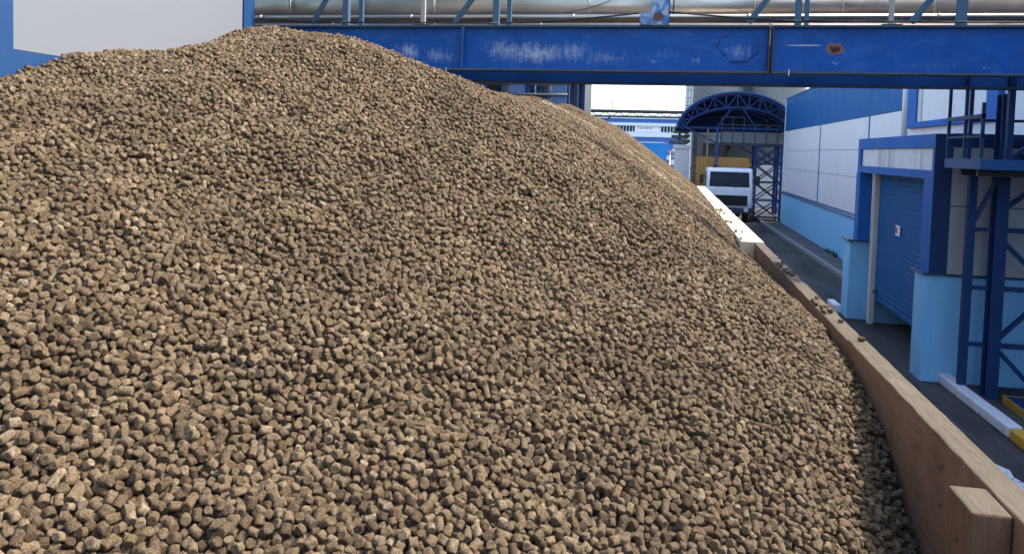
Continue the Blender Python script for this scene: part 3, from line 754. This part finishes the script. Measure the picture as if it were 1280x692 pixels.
PM = [pellet_mesh(i) for i in range(12)]

# the 300 that show largest stand as objects of their own
rel = W - np.array([0, 0, H]); dz = rel @ np.array(fwd); px = 640 + 1000*(rel @ np.array(right))/dz; py = 238 - 1000*(rel @ np.array(up))/dz
inview = (dz > .3) & (px > 4) & (px < 1120) & (py > 300) & (py < 688) & TOP
cand = np.where(inview)[0]
size = SCL[cand, 0]*SCL[cand, 2]/dz[cand]**2*(.6+.4*np.abs(np.sin(EUL[cand, 1])))
big = cand[np.argsort(-size)[:300]]
first = []
for i in big:
    o = bpy.data.objects.new('feed_pellet', PM[VAR[i]]); COL.objects.link(o)
    o.location = W[i]; o.rotation_euler = EXYZ[i]; o.scale = SCL[i]
    tag(o, 'rough tan brown feed pellet lying loose on the nearest slope of the heap', 'pellet', 'feed pellets on the near slope of the heap')
    if VAR[i] not in [v for v, _ in first]: first.append((VAR[i], o))
rest = np.ones(len(W), bool); rest[big] = False
rest &= (dz > .2) & (px > -700) & (px < 1500) & (py < 1100)

# heap body + every other pellet: one object
gy_ = np.concatenate([np.arange(.9, 12, .11), np.arange(12, 42.01, .25)]); nu = 70
vv = []; 
for y in gy_:
    xl = float(left_edge(np.array(y)))+.0; xr = float(inner(y))-.002
    xs = np.linspace(xl, xr, nu); zz = heap_z(xs, np.full(nu, y)) - D*1.0
    vv += [(x, y, z) for x, z in zip(xs, zz)]
ff = [(j*nu+i, j*nu+i+1, (j+1)*nu+i+1, (j+1)*nu+i) for j in range(len(gy_)-1) for i in range(nu-1)]
# skirt down to the ground so the body is closed
nb = len(vv); rim = [i for i in range(nu)] + [j*nu+nu-1 for j in range(1, len(gy_))] + [(len(gy_)-1)*nu+i for i in range(nu-2, -1, -1)] + [j*nu for j in range(len(gy_)-2, 0, -1)]
vv += [(vv[i][0], vv[i][1], 0.01) for i in rim]; nr = len(rim)
ff += [(rim[k], nb+k, nb+(k+1)%nr, rim[(k+1)%nr]) for k in range(nr)]
nbase = len(vv)
pts = W[rest]
me = bpy.data.meshes.new('pellet_heap'); me.from_pydata(vv + [tuple(p) for p in pts], [], ff); me.update()
me.polygons.foreach_set('use_smooth', [True]*len(ff))
def attr(name, typ, data, key, fill):
    a = me.attributes.new(name, typ, 'POINT'); full = np.concatenate([np.broadcast_to(fill, (nbase,)+data.shape[1:]), data]).ravel()
    a.data.foreach_set(key, full)
attr('grain', 'BOOLEAN', np.ones(len(pts), bool), 'value', np.array(False))
attr('turn', 'FLOAT_VECTOR', EXYZ[rest].astype(np.float32), 'vector', np.zeros(3, np.float32))
attr('size', 'FLOAT_VECTOR', SCL[rest].astype(np.float32), 'vector', np.ones(3, np.float32))
def seg_near(x0, y0, x1, y1, wd):
    dx, dy = x1-x0, y1-y0; u = np.clip(((X-x0)*dx+(Y-y0)*dy)/(dx*dx+dy*dy), 0, 1)
    return np.exp(-(((X-x0-u*dx)**2+(Y-y0-u*dy)**2)/wd**2))
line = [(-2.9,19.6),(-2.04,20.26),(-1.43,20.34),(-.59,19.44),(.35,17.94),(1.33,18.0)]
sun_streak = np.max([seg_near(*p_, *q_, .22) for p_, q_ in zip(line, line[1:])] + [seg_near(-1.0,25.6,1.3,23.6,.2)*.8], axis=0)*rng.uniform(.2, 1, len(X))  # pellets made paler along these lines to paint in sun streaks
patch_ = .5+.25*np.sin(1.7*X+.9*Y+1)*np.sin(1.1*Y-1.3*X)+.25*np.sin(3.9*X-2.3*Y)*np.sin(2.9*Y+3.1*X+.7)
attr('sun_streak', 'FLOAT', sun_streak[rest].astype(np.float32), 'value', np.array(0, np.float32))
attr('damp', 'FLOAT', patch_[rest].astype(np.float32), 'value', np.array(0, np.float32))
attr('pick', 'INT', VAR[rest].astype(np.int32), 'value', np.array(0, np.int32))
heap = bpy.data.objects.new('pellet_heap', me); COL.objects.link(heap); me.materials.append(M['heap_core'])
tag(heap, 'long high heap of tan brown feed pellets piled between the building and the timber wall', 'pellet heap', None, 'stuff')
ng = bpy.data.node_groups.new('pellet_bed', 'GeometryNodeTree')
ng.interface.new_socket('Geometry', in_out='INPUT', socket_type='NodeSocketGeometry'); ng.interface.new_socket('Geometry', in_out='OUTPUT', socket_type='NodeSocketGeometry')
gi = ng.nodes.new('NodeGroupInput'); go = ng.nodes.new('NodeGroupOutput'); lk = ng.links.new
def named(nm, typ):
    n = ng.nodes.new('GeometryNodeInputNamedAttribute'); n.data_type = typ; n.inputs[0].default_value = nm
    return [s for s in n.outputs if s.enabled and s.name == 'Attribute'][0]
sep = ng.nodes.new('GeometryNodeSeparateGeometry'); sep.domain = 'POINT'
lk(gi.outputs[0], sep.inputs[0]); lk(named('grain', 'BOOLEAN'), sep.inputs[1])
g2i = ng.nodes.new('GeometryNodeGeometryToInstance')
for _, o in first:
    ob = ng.nodes.new('GeometryNodeObjectInfo'); ob.transform_space = 'ORIGINAL'; ob.inputs[0].default_value = o
    for s in ob.inputs:
        if s.name == 'As Instance': s.default_value = False
    one = ng.nodes.new('GeometryNodeGeometryToInstance')
    lk([s for s in ob.outputs if s.name == 'Geometry'][0], one.inputs[0])
    o_join = ng.nodes.get('pool') or ng.nodes.new('GeometryNodeJoinGeometry'); o_join.name = 'pool'
    lk(one.outputs[0], o_join.inputs[0])
ng.nodes.remove(g2i)
iop = ng.nodes.new('GeometryNodeInstanceOnPoints')
lk(sep.outputs[0], iop.inputs['Points']); lk(ng.nodes['pool'].outputs[0], iop.inputs['Instance'])
iop.inputs['Pick Instance'].default_value = True
lk(named('pick', 'INT'), iop.inputs['Instance Index']); lk(named('turn', 'FLOAT_VECTOR'), iop.inputs['Rotation']); lk(named('size', 'FLOAT_VECTOR'), iop.inputs['Scale'])
jn = ng.nodes.new('GeometryNodeJoinGeometry')
lk(sep.outputs[1], jn.inputs[0]); lk(iop.outputs[0], jn.inputs[0]); lk(jn.outputs[0], go.inputs[0])
heap.modifiers.new('pellets', 'NODES').node_group = ng
print('pellets', rest.sum(), 'individual', len(big))

# pellets that rolled onto the top of the timber wall
r_ = random.Random(4)
for k in range(24):
    y = r_.choice((11.6, 11.2, 10.8, 10.9, 8.6, 8.0, 7.5, 13.5)) + r_.gauss(0, .22); fx = r_.random()**(1.6 if y < 10 else .9)*.9
    o = bpy.data.objects.new('feed_pellet', PM[r_.randrange(12)]); COL.objects.link(o)
    l_ = r_.uniform(.9, 1.6)*D
    o.scale = (D, D, l_); o.rotation_euler = (math.pi/2, 0, r_.uniform(0, 6.28)); o.location = (bx(y)+.02+fx*.11, y, (2.0 if y < 7 else 1.988)+D*.49)
    tag(o, 'single feed pellet resting on the dusty top of the timber wall', 'pellet', 'feed pellets spilled on the timber wall')
for k in range(30):
    y = r_.choice((14.9, 16.2, 18.5, 21, 22.4, 26)) + r_.uniform(-.5,.5)*r_.random(); fx = -.22 + .13*r_.random()**2
    o = bpy.data.objects.new('feed_pellet', PM[r_.randrange(12)]); COL.objects.link(o)
    o.scale = (D, D, r_.uniform(.8, 1.5)*D); o.rotation_euler = (math.pi/2+r_.uniform(-.1,.1), 0, r_.uniform(0, 6.28)); o.location = (bx(y)+fx+.02, y, 1.99+D*.49)
    tag(o, 'single feed pellet spilled on the inner edge of the pale block wall', 'pellet', 'feed pellets spilled on the block wall')

# ------------------------------------------------------------------ arched canopy
t = thing('arched_canopy', (3.6, 47, 0), 'blue arched canopy roof over the truck loading bay at the end of the road', 'canopy')
def arc(a, hgt, z0, cx=3.6, a0=8, a1=172, n=28):
    return [(cx + a*math.cos(math.radians(a0+(a1-a0)*i/n)), z0 + hgt*math.sin(math.radians(a0+(a1-a0)*i/n))) for i in range(n+1)]
out = arc(3.15, 2.2, 4.6); inn = arc(3.08, 2.13, 4.6)
MB().prism(out + inn[::-1], 'y', 43.15, 55).build('roof', M['steel_blue'], t)
for y in (43.3, 45.2, 47.1, 49.0, 51):
    tr = MB(); c1 = arc(3.02, 2.07, 4.6, n=14); c2 = arc(2.7, 1.35, 4.62, n=14)
    for (p, q) in list(zip(c1, c1[1:])) + list(zip(c2, c2[1:])): tr.bar((p[0], y, p[1]), (q[0], y, q[1]), .09)
    for i in range(15):
        tr.bar((c1[i][0], y, c1[i][1]), (c2[i][0], y, c2[i][1]), .06)
        if i < 14:
            a_, b_ = (c1[i], c2[i+1]) if i % 2 else (c2[i], c1[i+1]); tr.bar((a_[0], y, a_[1]), (b_[0], y, b_[1]), .055)
    tr.bar((.7, y, 4.88), (6.6, y, 4.88), .09)
    tr.bar((2.6, y, 4.88), (3.3, y, 5.9), .06); tr.bar((4.6, y, 4.88), (3.9, y, 5.9), .06)
    tr.build('truss', M['canopy_steel'], t)
MB().prism(arc(3.05, 2.1, 4.6, a0=18, a1=162, n=20), 'y', 54.5, 54.6).build('gable_sheet', M['steel_blue'], t)
MB().bar((.75, 43.15, 5.0), (2.7, 43.3, 4.05), .06).build('brace', M['dark_blue'], t)
MB().box(2.62, 2.74, 43.9, 44.02, 0, 4.9).build('column', M['steel_blue'], t)
MB().box(6.45, 6.6, 43.4, 43.55, 0, 5.0).build('column', M['dark_blue'], t)
MB().box(6.45, 6.6, 50.4, 50.6, 0, 5.0).build('column', M['dark_blue'], t); MB().box(.75, .9, 50.4, 50.6, 0, 5.0).build('column', M['dark_blue'], t)

t = thing('loading_platform', (4.6, 45, 0), 'grey railed platform on a dark lattice tower under the arched canopy', 'platform')
MB().box(2.85, 6.4, 44.3, 46.4, 4.0, 4.15).build('floor', M['dark_steel'], t)
MB().box(2.86, 6.4, 44.28, 44.30, 4.16, 4.72).build('side_sheet', M['grey_steel'], t)
for i in range(7):
    x = 2.88 + i*.58; MB().box(x, x+.05, 44.25, 44.279, 4.16, 5.1 if i > 2 else 5.55).build('post', M['dark_steel'], t)
rr = MB(); rr.bar((2.88,44.26,5.5), (4.1,44.26,5.5), .05); rr.bar((2.88,44.26,5.1), (6.4,44.26,5.1), .05); rr.build('handrail', M['dark_steel'], t)
MB().tube([(3.35,45,4.16),(3.35,45,4.7),(3.35,45,4.95)], [.42,.42,.2], 20).build('hopper', M['dark_steel'], t)
for x in (4.65, 5.95):
    for y in (43.5, 44.9): MB().box(x-.06, x+.06, y-.06, y+.06, 0, 4.0).build('leg', M['dark_blue'], t)
lz = MB()
for y in (43.5, 44.9):
    for i in range(4):
        z = .2 + i*.95; lz.bar((4.65,y,z), (5.95,y,z+.95), .06); lz.bar((5.95,y,z), (4.65,y,z+.95), .06); lz.bar((4.65,y,z+.95), (5.95,y,z+.95), .06)
for x in (4.65, 5.95):
    for i in range(4):
        z = .2+i*.95; lz.bar((x,43.5,z), (x,44.9,z+.95), .05)
for k in (-.7, .7): lz.bar((5.3+k, 44.2, 2.8), (5.3-k*2.2, 44.2, 4.0), .07)
lz.build('lattice', M['canopy_steel'], t)
ob = MB(); ob.box(4.6, 6.1, 43.3, 45.2, .25, .35); ob.box(4.6, 6.1, 43.3, 45.2, 0, .08); ob.build('base', M['dark_steel'], t)
tag(MB().tube([(3.34,45,3.98),(3.22,45,3.5),(3.12,45,3.1)], [.13,.13,.15], 14).build('chute', M['rust']), 'rusty brown chute hanging under the railed platform above the truck', 'chute')
tag(MB().tube([(2.22,44.6,0),(2.22,44.6,4.9)], .045, 12).build('pole', M['beige_steel']), 'slim beige pole standing beside the truck under the canopy', 'pole')
tag(MB().box(2.3, 9, 52, 52.3, 3.0, 4.2).build('conveyor_duct', M['grey_steel']), 'long grey duct spanning behind the truck below the canopy', 'duct')
tag(MB().box(2.0, 10, 57, 57.4, 0, 3.0).build('back_wall', M['concrete']), 'pale wall closing the yard behind the truck', 'wall')

# ------------------------------------------------------------------ pier with pipes
t = thing('concrete_pier', (.95, 46.5, 0), 'white concrete pier carrying pipes at the left foot of the arched canopy', 'pier')
MB().box(.52, 1.34, 46, 47.1, 0, 3.75).build('shaft', M['pier_white'], t, .02)
MB().box(.42, 1.44, 45.9, 47.2, 3.752, 3.98).build('cap', M['pier_white'], t, .02)
MB().prism([(.40,0),(1.46,0),(1.36,2.1),(.50,2.1)], 'y', 45.92, 47.18).build('foot', M['pier_white'], t)
for k, (z, r) in enumerate(((4.15,.12),(4.45,.09),(4.7,.07))):
    tag(MB().tube([(.2+.1*k, 46.3+.2*k, z), (1.2, 46.3+.2*k, z), (1.25, 46.4+.2*k, z+.05), (1.3, 60, z+.05)], r, 12).build('service_pipe', M['grey_steel']),
        ('thick', 'medium', 'thin')[k] + ' grey service pipe bending over the white concrete pier, ' + ('lowest', 'middle', 'topmost')[k] + ' of three', 'pipe', 'service pipes over the pier')

# ------------------------------------------------------------------ truck
tx0, ty0 = 3.28, 42.3
t = thing('truck', (tx0, ty0+3, 0), 'white cab-over truck with brown boarded load bed facing the camera under the canopy', 'truck')
def q_(x, y, z): return (tx0+x, ty0+y, z)
W2 = 1.14
cab = MB()
prof = [(.10,.75),(.0,1.05),(.0,1.75),(.16,2.72),(.30,2.82),(1.75,2.82),(1.8,2.7),(1.8,.75)]
cab.prism([(ty0+a, z) for a, z in prof], 'x', tx0-W2, tx0+W2)
cb = cab.build('cab', M['cab_white'], t, .09)
def wsp(x, z, off): # point on the raked windscreen
    return (tx0+x, ty0 + .16*(z-1.75)/.97 - off, z)
g = MB(); g.add([wsp(-1.0,1.86,.012), wsp(1.0,1.86,.012), wsp(.96,2.62,.012), wsp(-.96,2.62,.012), wsp(-1.0,1.86,-.03), wsp(1.0,1.86,-.03), wsp(.96,2.62,-.03), wsp(-.96,2.62,-.03)],
    [(0,1,2,3),(7,6,5,4),(0,4,5,1),(1,5,6,2),(2,6,7,3),(3,7,4,0)])
ws = g.build('windscreen', M['glass'], t)
wipe = MB(); wipe.bar(wsp(-.55,1.84,.03), wsp(-.1,2.1,.03), .025, .02); wipe.bar(wsp(.3,1.84,.03), wsp(.75,2.1,.03), .025, .02); wipe.build('wipers', M['rubber'], ws)
for s in (-1, 1):
    sg = MB(); sg.prism([(ty0+.32,1.85),(ty0+.42,2.58),(ty0+1.15,2.58),(ty0+1.15,1.85)], 'x', tx0+s*W2-.012, tx0+s*W2+.012); sg.build('side_window', M['glass'], t)
    mm = MB(); mm.bar(q_(s*W2, .15, 2.35), q_(s*1.38, .0, 2.35), .03); mr = mm.build('mirror', M['rubber'], t)
    MB().box(tx0+s*1.40-.09, tx0+s*1.40+.09, ty0-.03, ty0+.03, 2.0, 2.45).build('mirror_head', M['rubber'], mr)
    hl = MB(); hl.tube([q_(s*.86, -.09, .72), q_(s*.86, -.135, .72)], [.12, .11], 18); hl.build('headlight', M['headlight'], t)
gr = MB(); gr.box(tx0-.92, tx0+.92, ty0-.02, ty0+.02, .92, 1.42)
for i in range(6): gr.box(tx0-.9, tx0+.9, ty0-.045, ty0-.021, .95+i*.09, .985+i*.09)
gr.build('grille', M['rubber'], t)
MB().box(tx0-1.17, tx0+1.17, ty0-.12, ty0+.1, .52, .80).build('bumper', M['dark_steel'], t, .02)
MB().box(tx0-.35, tx0+.17, ty0-.131, ty0-.121, .58, .70).build('number_plate', M['white_paint'], t)
MB().box(tx0-1.0, tx0-.75, ty0-.04, ty0-.01, 1.3, 1.42).build('side_lamp', M['headlight'], t)
MB().tube([q_(-.7,.5,2.83), q_(-.7,.5,2.96), q_(-.7,.5,3.0)], [.1,.1,.03], 14).build('beacon', M['rubber'], t)
bd = MB(); bd.box(tx0-1.62, tx0+1.15, ty0+1.95, ty0+2.02, 1.2, 3.36); bd.build('headboard', M['tan_board'], t)
for k in range(5):
    z = 1.25+k*.44; sb = MB(); sb.box(tx0-1.64, tx0-1.58, ty0+2.03, ty0+7, z, z+.39); sb.build('side_board', M['plank_brown'], t)
    sb = MB(); sb.box(tx0+1.2, tx0+1.26, ty0+2.03, ty0+7, z, z+.39); sb.build('side_board', M['plank_brown'], t)
MB().box(tx0-1.57, tx0+1.19, ty0+2.03, ty0+7, 1.1, 1.24).build('bed', M['dark_steel'], t)
ch = MB(); ch.box(tx0-.5, tx0+.5, ty0+.6, ty0+7, .7, 1.0); ch.build('chassis', M['dark_steel'], t)
for s in (-1, 1):
    for y in (.95, 5.2):
        wh = MB().tube([q_(s*.78, y, .5), q_(s*.80, y, .5), q_(s*1.06, y, .5), q_(s*1.08, y, .5)], [.42, .5, .5, .42], 28).build('wheel', M['rubber'], t)
        MB().tube([q_(s*1.081, y, .5), q_(s*1.10, y, .5)], [.27, .2], 20).build('rim', M['grey_steel'], wh)

# ------------------------------------------------------------------ silos and towers behind
def silo(x, y, r, h, label):
    t = thing('silo', (x, y, 0), label, 'silo', 'grey silos behind the canopy')
    MB().tube([(x,y,0),(x,y,h)], r, 64).build('shell', M['silo'], t)
    MB().tube([(x,y,h),(x,y,h+1.6)], [r+.1, .4], 64).build('roof', M['silo'], t)
    rg = MB()
    for k in range(1, int(h/2.4)): rg.tube([(x,y,k*2.4-.03),(x,y,k*2.4+.03)], r+.02, 64, False)
    rg.build('ring_seams', M['grey_steel'], t)
silo(3.7, 62, 1.82, 33, 'grey steel silo rising behind the left half of the arched canopy')
silo(8.0, 62, 1.95, 33, 'grey steel silo rising behind the right end of the arched canopy')
tag(MB().box(5.42, 6.12, 61.6, 62.2, 0, 33).build('elevator_shaft', M['dark_steel']), 'dark elevator shaft in the gap between the two grey silos', 'elevator')
t = thing('pale_tower', (2.2, 80, 0), 'pale tower with thin ladder lines just left of the grey silos', 'tower')
MB().box(1.75, 3.6, 80, 84, 0, 30).build('shell', M['pale_tower'], t)
ld = MB()
for x in (1.95, 2.25, 2.6): ld.bar((x, 79.9, 5), (x, 79.9, 18), .05)
for z in np.arange(7.4, 18, .75): ld.bar((1.8, 79.9, z), (2.75, 79.9, z), .04)
ld.build('ladder', M['grey_steel'], t)

# ------------------------------------------------------------------ footbridge
t = thing('footbridge', (-4, 60, 6), 'dark steel footbridge with thin railings crossing the bright sky at the far end', 'bridge')
fb = MB(); fb.box(-20, 2.4, 59.6, 60.6, 6.38, 6.58); fb.build('deck', M['dark_steel'], t)
MB().box(-20, 2.4, 59.7, 59.85, 6.02, 6.14).build('lower_chord', M['dark_steel'], t)
ww = MB()
for i in range(22): x = -20+i*1.0; ww.bar((x,59.75,6.1), (x+.5,59.75,6.4), .05); ww.bar((x+.5,59.75,6.4), (x+1,59.75,6.1), .05)
ww.build('web', M['dark_steel'], t)
MB().bar((-4.1,59.75,6.05), (-5.0,59.75,5.35), .09).build('brace', M['dark_steel'], t)
for i in range(12):
    x = -19.6+i*1.95; MB().box(x, x+.05, 59.62, 59.67, 6.58, 7.25).build('rail_post', M['grey_steel'], t)
hr = MB()
for z in (6.8, 7.0, 7.22): hr.bar((-20,59.64,z), (2.4,59.64,z), .025)
hr.build('handrail', M['grey_steel'], t)
for x in (-16, 2.1): MB().box(x-.15, x+.15, 59.8, 60.2, 0, 6.37).build('column', M['dark_steel'], t)

# ------------------------------------------------------------------ far building with striped front
t = thing('striped_hall', (-10, 115, 0), 'long far hall striped white and blue, with a row of windows and a name board', 'building')
for nm, z0, z1, mt, y in (('wall', 0, 4.1, 'far_white', 110.1), ('band', 4.12, 5.55, 'far_blue', 110.0), ('ledge', 5.57, 6.15, 'far_white', 109.8), ('wall', 6.16, 7.05, 'far_white', 110.1), ('eaves', 7.06, 7.45, 'far_white', 109.7), ('band', 7.46, 7.98, 'far_blue', 109.9), ('roof', 8.0, 8.5, 'far_white', 109.6)):
    MB().box(-45, 6, y, 125, z0, z1).build(nm, M[mt], t)
for x in np.arange(-12, 2.2, .42):
    if -4.3 < x < -1.0: continue
    MB().box(x, x+.27, 110.03, 110.09, 6.28, 7.0).build('window', M['glass'], t)
sb = MB().box(-4.2, -.95, 109.98, 110.09, 6.3, 7.02).build('name_board', M['pale_tower'], t)
lt = MB(); x = -3.75
for i, k in enumerate((1,2,1,3,1,2,1)):      # the far letters are too small to read: upright strokes only
    lt.box(x, x+.05, 109.95, 109.978, 6.62, 6.88)
    if k > 1: lt.box(x+.17, x+.22, 109.95, 109.978, 6.62, 6.88)
    lt.box(x+.052, x+.168, 109.95, 109.978, 6.83 if k != 2 else 6.73, 6.88 if k != 2 else 6.78); x += .3
lt.build('lettering', M['red'], sb)
t = thing('blue_shed', (-3, 95, 0), 'bright blue shed with rounded roof in front of the striped hall', 'shed')
MB().prism([(-9,0),(.75,0),(.75,3.9),(.3,4.45),(-.5,4.62),(-8,4.62),(-9,4.0)], 'y', 95, 101).build('shell', M['bright_blue'], t)
MB().prism([(-8.6,4.63),(.1,4.63),(-.3,4.72),(-8.3,4.72)], 'y', 94.95, 101.05).build('roof', M['far_white'], t)
# stacked crates by the gate
ci = 0
for (x, hgt) in ((-.35, 3), (.15, 4), (.65, 5), (1.15, 3)):
    for k in range(hgt):
        z = 1.4 + k*.46
        cr = MB(); y = 88
        for zz in (0, .2, .36): cr.box(x, x+.44, y, y+.5, z+zz, z+zz+.07)
        for xx in (0, .19, .38): cr.box(x+xx, x+xx+.06, y+.01, y+.49, z, z+.43)
        cr.box(x+.03, x+.41, y+.02, y+.48, z+.02, z+.30)
        tag(cr.build('crate', M['grey_steel' if (ci % 3) else 'far_white']), 'small grey crate in the far stacks before the blue shed', 'crate', 'crates stacked beyond the heap'); ci += 1
tag(MB().box(-.6, 1.8, 87.8, 88.8, 0, 1.395).build('loading_dock', M['concrete']), 'concrete dock under the far crate stacks', 'dock')
t = thing('road_sign', (.4, 70, 0), 'small round red and white road sign on a pale post beyond the heap', 'sign')
MB().tube([(.4,70,0),(.4,70,3.4)], .05, 10).build('post', M['pale_tower'], t)
MB().tube([(.4,69.94,3.6),(.4,69.97,3.6)], .2, 24).build('plate', M['red'], t)
MB().tube([(.4,69.93,3.6),(.4,69.938,3.6)], .14, 24).build('disc', M['pale_tower'], t)

# ------------------------------------------------------------------ process plant at left rear
t = thing('process_plant', (-9, 46, 0), 'dark blue open steel frame full of pipes and vessels behind the heap', 'plant')
for x in (-14.5, -12, -9.6, -7.3, -5.15):
    for y in (42, 46, 50): MB().box(x-.1, x+.1, y-.1, y+.1, 0, 9.6).build('column', M['dark_blue'], t)
for z in (4.6, 5.6, 7.6, 9.5):
    fb = MB()
    for y in (42, 46, 50): fb.box(-14.5, -5.05, y-.07, y+.07, z, z+.16)
    for x in (-14.5, -12, -9.6, -7.3, -5.15): fb.box(x-.07, x+.07, 42, 50, z+.01, z+.15)
    fb.build('floor_beams', M['dark_blue'], t)
br = MB()
for x0, x1, z0 in ((-14.5,-12,4.7), (-9.6,-7.3,4.7), (-7.3,-5.15,5.8), (-7.3,-5.15,4.7)): br.bar((x0,41.9,z0), (x1,41.9,z0+1.0), .08); br.bar((x1,41.95,z0), (x0,41.95,z0+1.0), .06)
br.build('brace', M['dark_blue'], t)
for x, y, r, mt in ((-13.2,44,.75,'grey_steel'), (-10.8,44,.8,'grey_steel'), (-8.5,44.2,.65,'grey_steel'), (-6.2,44,.5,'grey_steel')):
    MB().tube([(x,y,3.6),(x,y,3.9),(x,y,8.6),(x,y,9)], [.2,r,r,.2], 28).build('vessel', M[mt], t)
r_ = random.Random(9)
for i in range(22):
    x = r_.uniform(-14.3, -5.2); y = r_.uniform(41.6, 43); pp = MB(); z1 = r_.uniform(5.5, 9.4); r0 = r_.choice((.04,.06,.09,.12))
    pp.tube([(x,y,2.5), (x,y,z1), (x+r_.uniform(-.6,.6),y+.4,z1+.15)], r0, 10); pp.build('riser', M[r_.choice(('grey_steel','dark_steel','dark_steel','dark_blue','steel_blue'))], t)
for i in range(8):
    z = r_.uniform(4.6, 8.5); MB().tube([(-14.4, 41.5+i*.1, z), (-5.1, 41.5+i*.1, z)], r_.choice((.04,.07,.1)), 10).build('header', M[r_.choice(('dark_blue','dark_steel'))], t)
MB().box(-14.5, -5.2, 50.2, 56, 0, 9.6).build('back_wall', M['dark_steel'], t)
MB().box(-15, -4.6, 41, 56.5, 9.75, 9.9).build('roof', M['dark_steel'], t)  # unseen slab added to keep sun off the plant steelwork
for x in (-13.4, -11, -8.2, -6.0): MB().box(x, x+.8, 41.7, 41.85, 4.8, 7.0).build('panel', M['grey_steel' if x < -9 else 'cap_blue'], t)

# a few weeds at the foot of the plinth
for x, y, n in ((5.92,30.2,5), (5.92,28.9,6)):
    wd = MB()
    for i in range(n*4):
        a = r_.uniform(0, 6.28); l = r_.uniform(.06, .2); bx_, by_ = x-r_.uniform(0,.12), y+r_.uniform(-.35,.35); dx, dy = math.cos(a)*l*.5, math.sin(a)*l*.5
        wd.add([(bx_-.012, by_, .115), (bx_+.012, by_, .115), (bx_+dx*.6+.01, by_+dy*.6, .115+l*.8), (bx_+dx, by_+dy, .115+l)], [(0,1,2),(0,2,3)])
    tag(wd.build('weed', M['weed']), 'small dark weed tuft at the foot of the light blue warehouse plinth', 'weed', 'weeds along the plinth')
